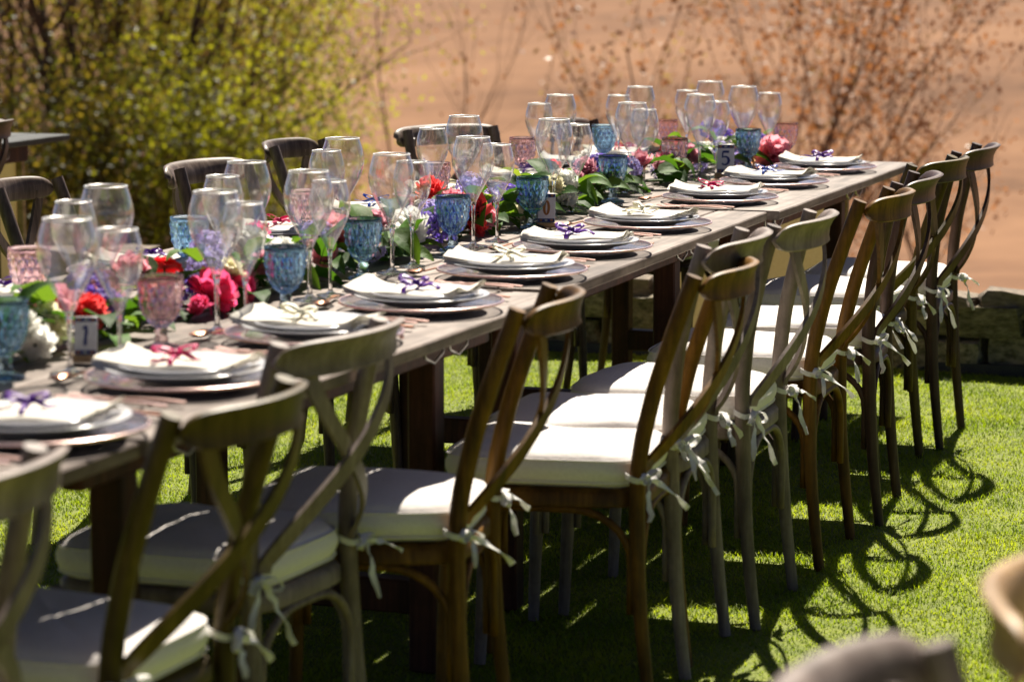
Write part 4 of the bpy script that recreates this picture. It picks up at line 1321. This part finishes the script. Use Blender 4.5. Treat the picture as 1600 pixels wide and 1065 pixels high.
def rose_mesh(key, seed, r=0.04):
    rr = random.Random(seed); mb = MB()
    layers = [(4, 0.10, 0.25, 0.55), (5, 0.25, 0.35, 0.7), (6, 0.5, 0.5, 0.85), (7, 0.8, 0.65, 1.0), (7, 1.1, 0.7, 1.05)]
    for li, (n, cup, curl, sc) in enumerate(layers):
        for k in range(n):
            a = 2 * math.pi * (k + 0.37 * li) / n + rr.uniform(-.15, .15)
            o = Vector((math.cos(a), math.sin(a), 0))
            petal_patch(mb, o * (0.06 * r * li) + Vector((0, 0, -0.3 * r)), o, (0, 0, 1), r * sc * 1.25, r * (0.42 + 0.07 * li), cup, curl, rr)
    return mb.mesh('rose_bloom', M[key])
def carnation_mesh(key, seed, r=0.04, n=90, frill=0.12, narrow=0.28):
    """dense ball of narrow frilled petals (chrysanthemum, carnation)"""
    rr = random.Random(seed); mb = MB()
    for k in range(n):
        zc = 1 - 1.55 * (k + .5) / n
        a = k * 2.399963
        s = math.sqrt(max(0, 1 - zc * zc))
        d = Vector((s * math.cos(a), s * math.sin(a), zc)).normalized()
        upv = Vector((0, 0, 1)) if abs(d.z) < .95 else Vector((1, 0, 0))
        tang = (upv - d * upv.dot(d)).normalized()
        L = r * rr.uniform(0.85, 1.1)
        petal_patch(mb, d * (0.15 * r), tang, d, L, r * narrow, rr.uniform(-.1, .2), rr.uniform(0.1, 0.9), rr, 3, 2)
    return mb.mesh('ruffled_bloom', M[key])
def hydrangea_mesh(key, seed, r=0.045, n=90):
    rr = random.Random(seed); mb = MB()
    for k in range(n):
        zc = 1 - 1.5 * (k + .5) / n
        a = k * 2.399963
        s = math.sqrt(max(0, 1 - zc * zc))
        d = Vector((s * math.cos(a), s * math.sin(a), zc)).normalized()
        d = (d + Vector((rr.uniform(-1, 1), rr.uniform(-1, 1), rr.uniform(-1, 1))) * .22).normalized()
        c = d * (r * rr.uniform(0.82, 1.05))
        t = d.cross(Vector((rr.uniform(-1, 1), rr.uniform(-1, 1), rr.uniform(-1, 1)))).normalized(); b = d.cross(t)
        q = r * 0.2
        for e in range(4):
            an = math.pi / 2 * e
            p = t * math.cos(an) + b * math.sin(an); w = -t * math.sin(an) + b * math.cos(an)
            vs = [c, c + p * q * .6 + w * q * .5 + d * q * .12, c + p * q * 1.15 + d * q * .28, c + p * q * .6 - w * q * .5 + d * q * .12]
            mb.add(vs, [(0, 1, 2), (0, 2, 3)])
    return mb.mesh('hydrangea_head', M[key])
def bud_mesh(key, seed, r=0.022):
    rr = random.Random(seed); mb = MB()
    for li, (n, cup) in enumerate(((3, 0.02), (5, 0.16))):
        for k in range(n):
            a = 2 * math.pi * (k + .5 * li) / n
            o = Vector((math.cos(a), math.sin(a), 0))
            petal_patch(mb, o * r * .15 + Vector((0, 0, -r)), o, (0, 0, 1), r * 2.0, r * .6, cup + .25, -0.2, rr)
    return mb.mesh('bud', M[key])
def leaf_me(key, seed, L=0.075, W=0.024):
    rr = random.Random(seed); mb = MB()
    nu, nv = 7, 4
    vs = []
    cur = rr.uniform(0.3, 1.0); tw = rr.uniform(-.4, .4)
    for i in range(nu + 1):
        u = i / nu
        w = W * (math.sin(math.pi * min(1, (0.04 + 0.96 * u) ** 0.72)) ** 0.8 if u < 1 else 0.0) + 0.0004
        ang = -cur * u * u
        for j in range(nv + 1):
            v = -1 + 2 * j / nv
            x = L * u * math.cos(ang * .6)
            y = w * v * math.cos(tw * u)
            z = L * u * math.sin(ang * .6) + abs(v) * w * 0.32 + w * v * math.sin(tw * u) + 0.0012 * math.sin(u * 18) * abs(v)
            vs.append((x, y, z))
    fs = [(i * (nv + 1) + j, i * (nv + 1) + j + 1, (i + 1) * (nv + 1) + j + 1, (i + 1) * (nv + 1) + j) for i in range(nu) for j in range(nv)]
    mb.add(vs, fs)
    tube(mb, [(-0.02, 0, -.002), (-0.01, 0, 0), (0, 0, 0), (L * .5, 0, L * .5 * math.sin(-cur * .25 * .6) - .0006)], [.0012, .0011, .001, .0006], 4)
    return mb.mesh('leaf', M[key])
LEAVES = [leaf_me(k, s, L, W) for s, (k, L, W) in enumerate([('leaf_dark', .085, .029), ('leaf_dark', .07, .025), ('leaf_mid', .075, .025), ('leaf_dark', .095, .031), ('leaf_mid', .06, .021), ('leaf_lime', .055, .02), ('leaf_mid', .085, .027), ('leaf_dark', .06, .024)])]
_bl = {}
def bloom_mesh(kind, key):
    if (kind, key) not in _bl:
        sd = len(_bl) + 3
        _bl[kind, key] = {'rose': rose_mesh, 'mum': carnation_mesh, 'peony': lambda k, q: carnation_mesh(k, q, r=0.042, n=34, narrow=0.5), 'hyd': hydrangea_mesh, 'bud': bud_mesh}[kind](key, sd)
    return _bl[kind, key]
BN = {'rose': 'rose_bloom', 'mum': 'ruffled_bloom', 'hyd': 'hydrangea_head', 'bud': 'bud', 'peony': 'peony_bloom'}
CN = {'p_white': 'white', 'p_cream': 'cream', 'p_coral': 'coral red', 'p_red': 'scarlet', 'p_hot': 'hot pink', 'p_pink': 'soft pink', 'p_peach': 'peach', 'p_mauve': 'dusty mauve', 'p_purple': 'violet blue', 'p_lilac': 'lilac'}
def arrangement(label, y0, y1, blooms, nleaf, seed, xc=-0.565):
    rr = random.Random(seed)
    yc = (y0 + y1) / 2
    root = thing('flower_garland', label, 'flowers', (xc, yc, TT), 0, 'flower garlands along the table centre')
    # woody stem lying on the table that carries leaves and blooms
    n = 12
    st = [(0.03 * math.sin(i * 1.3 + seed), (y0 - yc) + (y1 - y0) * i / (n - 1), 0.008 + 0.010 * abs(math.sin(i * 0.9 + seed))) for i in range(n)]
    mb = MB(); tube(mb, smooth_path(st, 30), 0.004, 6)
    for (kind, key, x, y, z, sc, tx, ty) in blooms:
        p = Vector((x - xc, y - yc, z - TT)); q = min(st, key=lambda a: (Vector(a) - p).length)
        tube(mb, smooth_path([q, (Vector(q) + p) / 2 + Vector((0, 0, -.01)), p], 6), 0.0025, 5)
    inst('stem', mb.mesh('garland_stem', M['twig']), root)
    for i in range(10):
        kind, key = rr.choice((('mum', 'p_white'), ('hyd', 'p_lilac'), ('hyd', 'p_purple'), ('mum', 'p_white'), ('peony', 'p_pink'), ('mum', 'p_cream'), ('mum', 'p_mauve')))
        a = rr.uniform(0, 6.3)
        o = inst(BN[kind], bloom_mesh(kind, key), root, (rr.uniform(-.06, .045), (y0 - yc) + (y1 - y0) * (i + rr.random()) / 10, rr.uniform(0.03, 0.09)), (rr.uniform(.1, .9), rr.uniform(-.3, .4), a), rr.uniform(.55, .95))
        o['label'] = f'{CN[key]} {BN[kind].replace("_", " ")} in the garland'
    for (kind, key, x, y, z, sc, tx, ty) in blooms:
        o = inst(BN[kind], bloom_mesh(kind, key), root, (x - xc, y - yc, z - TT), (tx, ty, rr.uniform(0, 6)), sc)
        o['label'] = f'{CN[key]} {BN[kind].replace("_", " ")} in the garland'
    for i in range(int(nleaf * .85)):
        t = rr.random()
        y = y0 + (y1 - y0) * t
        a = rr.uniform(0, 2 * math.pi)
        rad = rr.uniform(0.0, 0.05)
        zz = rr.uniform(0.010, 0.095)
        pit = -rr.uniform(-0.25, 0.95)
        sc = rr.uniform(0.85, 1.4)
        o = inst('leaf', rr.choice(LEAVES), root, (rad * math.cos(a), y - yc + rad * math.sin(a) * .6, zz), (rr.uniform(-.5, .5), pit * (1 if zz > .02 else .3), a), sc)
        if zz < 0.02: o.rotation_euler[1] = -abs(o.rotation_euler[1])
    return root
T = 0.75
arrangement('garland end with white ruffled blooms and dark leaves at the left edge', 3.75, 4.42, [
    ('mum', 'p_white', -0.515, 4.02, 0.795, 0.85, 0.9, 0.4), ('mum', 'p_white', -0.535, 3.95, 0.79, 0.7, 0.7, 0.2), ('peony', 'p_coral', -0.53, 3.86, 0.83, 0.6, .5, .3), ('mum', 'p_coral', -0.555, 4.27, 0.815, 0.9, T, .5), ('hyd', 'p_purple', -0.60, 4.36, 0.845, 0.95, .3, .2),
    ('hyd', 'p_purple', -0.6, 4.42, 0.82, .7, .2, .3)], 46, 1)
arrangement('garland stretch with hot pink roses, lilac hydrangea and white bloom', 4.45, 5.12, [
    ('peony', 'p_hot', -0.52, 4.70, 0.80, 1.15, .8, .4), ('peony', 'p_hot', -0.53, 4.83, 0.79, 0.95, .9, .3), ('rose', 'p_red', -0.62, 4.70, 0.855, 0.6, .4, .2), ('hyd', 'p_lilac', -0.60, 4.86, 0.865, 0.9, .3, .2),
    ('mum', 'p_white', -0.60, 5.06, 0.855, 0.95, .3, .2), ('rose', 'p_red', -0.60, 4.93, 0.81, .55, .6, .2), ('mum', 'p_hot', -0.50, 4.62, 0.785, .55, .6, .2), ('mum', 'p_cream', -0.57, 5.02, 0.80, .95, .8, .3)], 42, 2)
arrangement('leafy garland stretch with a little pink between two blue goblets', 5.12, 5.58, [
    ('peony', 'p_pink', -0.62, 5.42, 0.84, .55, .4, .2), ('mum', 'p_white', -0.60, 5.30, 0.80, .5, .4, .1), ('peony', 'p_hot', -0.66, 5.2, 0.86, .7, .2, .2)], 40, 3)
arrangement('garland stretch with two big white ruffled blooms and violet hydrangea', 5.56, 6.12, [
    ('mum', 'p_white', -0.545, 5.645, 0.805, 1.1, .9, .2), ('mum', 'p_white', -0.55, 5.79, 0.815, 1.35, .9, .25), ('mum', 'p_cream', -0.56, 5.73, 0.79, .95, .9, .2), ('hyd', 'p_purple', -0.545, 5.96, 0.812, 1.0, .5, .3), ('hyd', 'p_lilac', -0.58, 6.0, 0.84, .7, .5, .3)], 26, 4)
arrangement('garland stretch with coral red roses and dark leaves at mid table', 6.12, 6.70, [
    ('peony', 'p_coral', -0.55, 6.22, 0.82, 1.05, .9, .3), ('mum', 'p_coral', -0.545, 6.21, 0.785, .7, .9, .2), ('rose', 'p_red', -0.60, 6.43, 0.83, .6, .5, .2), ('hyd', 'p_lilac', -0.64, 6.42, 0.865, .8, .3, .2), ('mum', 'p_coral', -0.66, 6.2, 0.87, .9, .3, .2)], 46, 5)
arrangement('garland stretch with tall white ruffled bloom, pink bud and mauve flower', 6.70, 7.35, [
    ('mum', 'p_white', -0.555, 6.90, 0.835, 1.0, .9, .3), ('mum', 'p_white', -0.545, 6.88, 0.795, .95, .9, .2), ('bud', 'p_pink', -0.53, 6.72, 0.805, 1.1, 2.4, .2), ('bud', 'p_pink', -0.54, 6.68, 0.83, .9, .9, .4),
    ('mum', 'p_mauve', -0.57, 7.14, 0.85, .95, .7, .3), ('mum', 'p_white', -0.62, 7.32, 0.865, .8, .3, .1), ('peony', 'p_coral', -0.6, 6.95, .87, .6, .4, .2), ('peony', 'p_pink', -0.62, 7.0, .84, .6, .4, .2)], 44, 6)
arrangement('leafy garland stretch with small pink and scarlet flowers before the number tile', 7.35, 8.2, [
    ('peony', 'p_pink', -0.56, 7.62, 0.835, .95, .8, .3), ('rose', 'p_red', -0.60, 8.12, 0.84, .55, .5, .2), ('peony', 'p_coral', -0.61, 8.02, 0.85, .4, .5, .2), ('hyd', 'p_lilac', -0.58, 7.45, .85, .6, .4, .2)], 56, 7)
arrangement('garland end with violet hydrangea, peach rose and pink peony at the far end', 8.2, 8.8, [
    ('hyd', 'p_purple', -0.60, 8.52, 0.875, 1.0, .4, .2), ('hyd', 'p_purple', -0.58, 8.60, 0.845, .8, .4, .2), ('rose', 'p_peach', -0.50, 8.58, 0.815, .9, .8, .3), ('peony', 'p_pink', -0.435, 8.66, 0.80, 1.3, .9, .3),
    ('peony', 'p_pink', -0.42, 8.72, 0.79, 1.1, .9, .3), ('mum', 'p_white', -0.47, 8.76, 0.82, .7, .5, .2), ('hyd', 'p_lilac', -0.5, 8.45, 0.80, .6, .8, .2)], 30, 8, xc=-0.54)
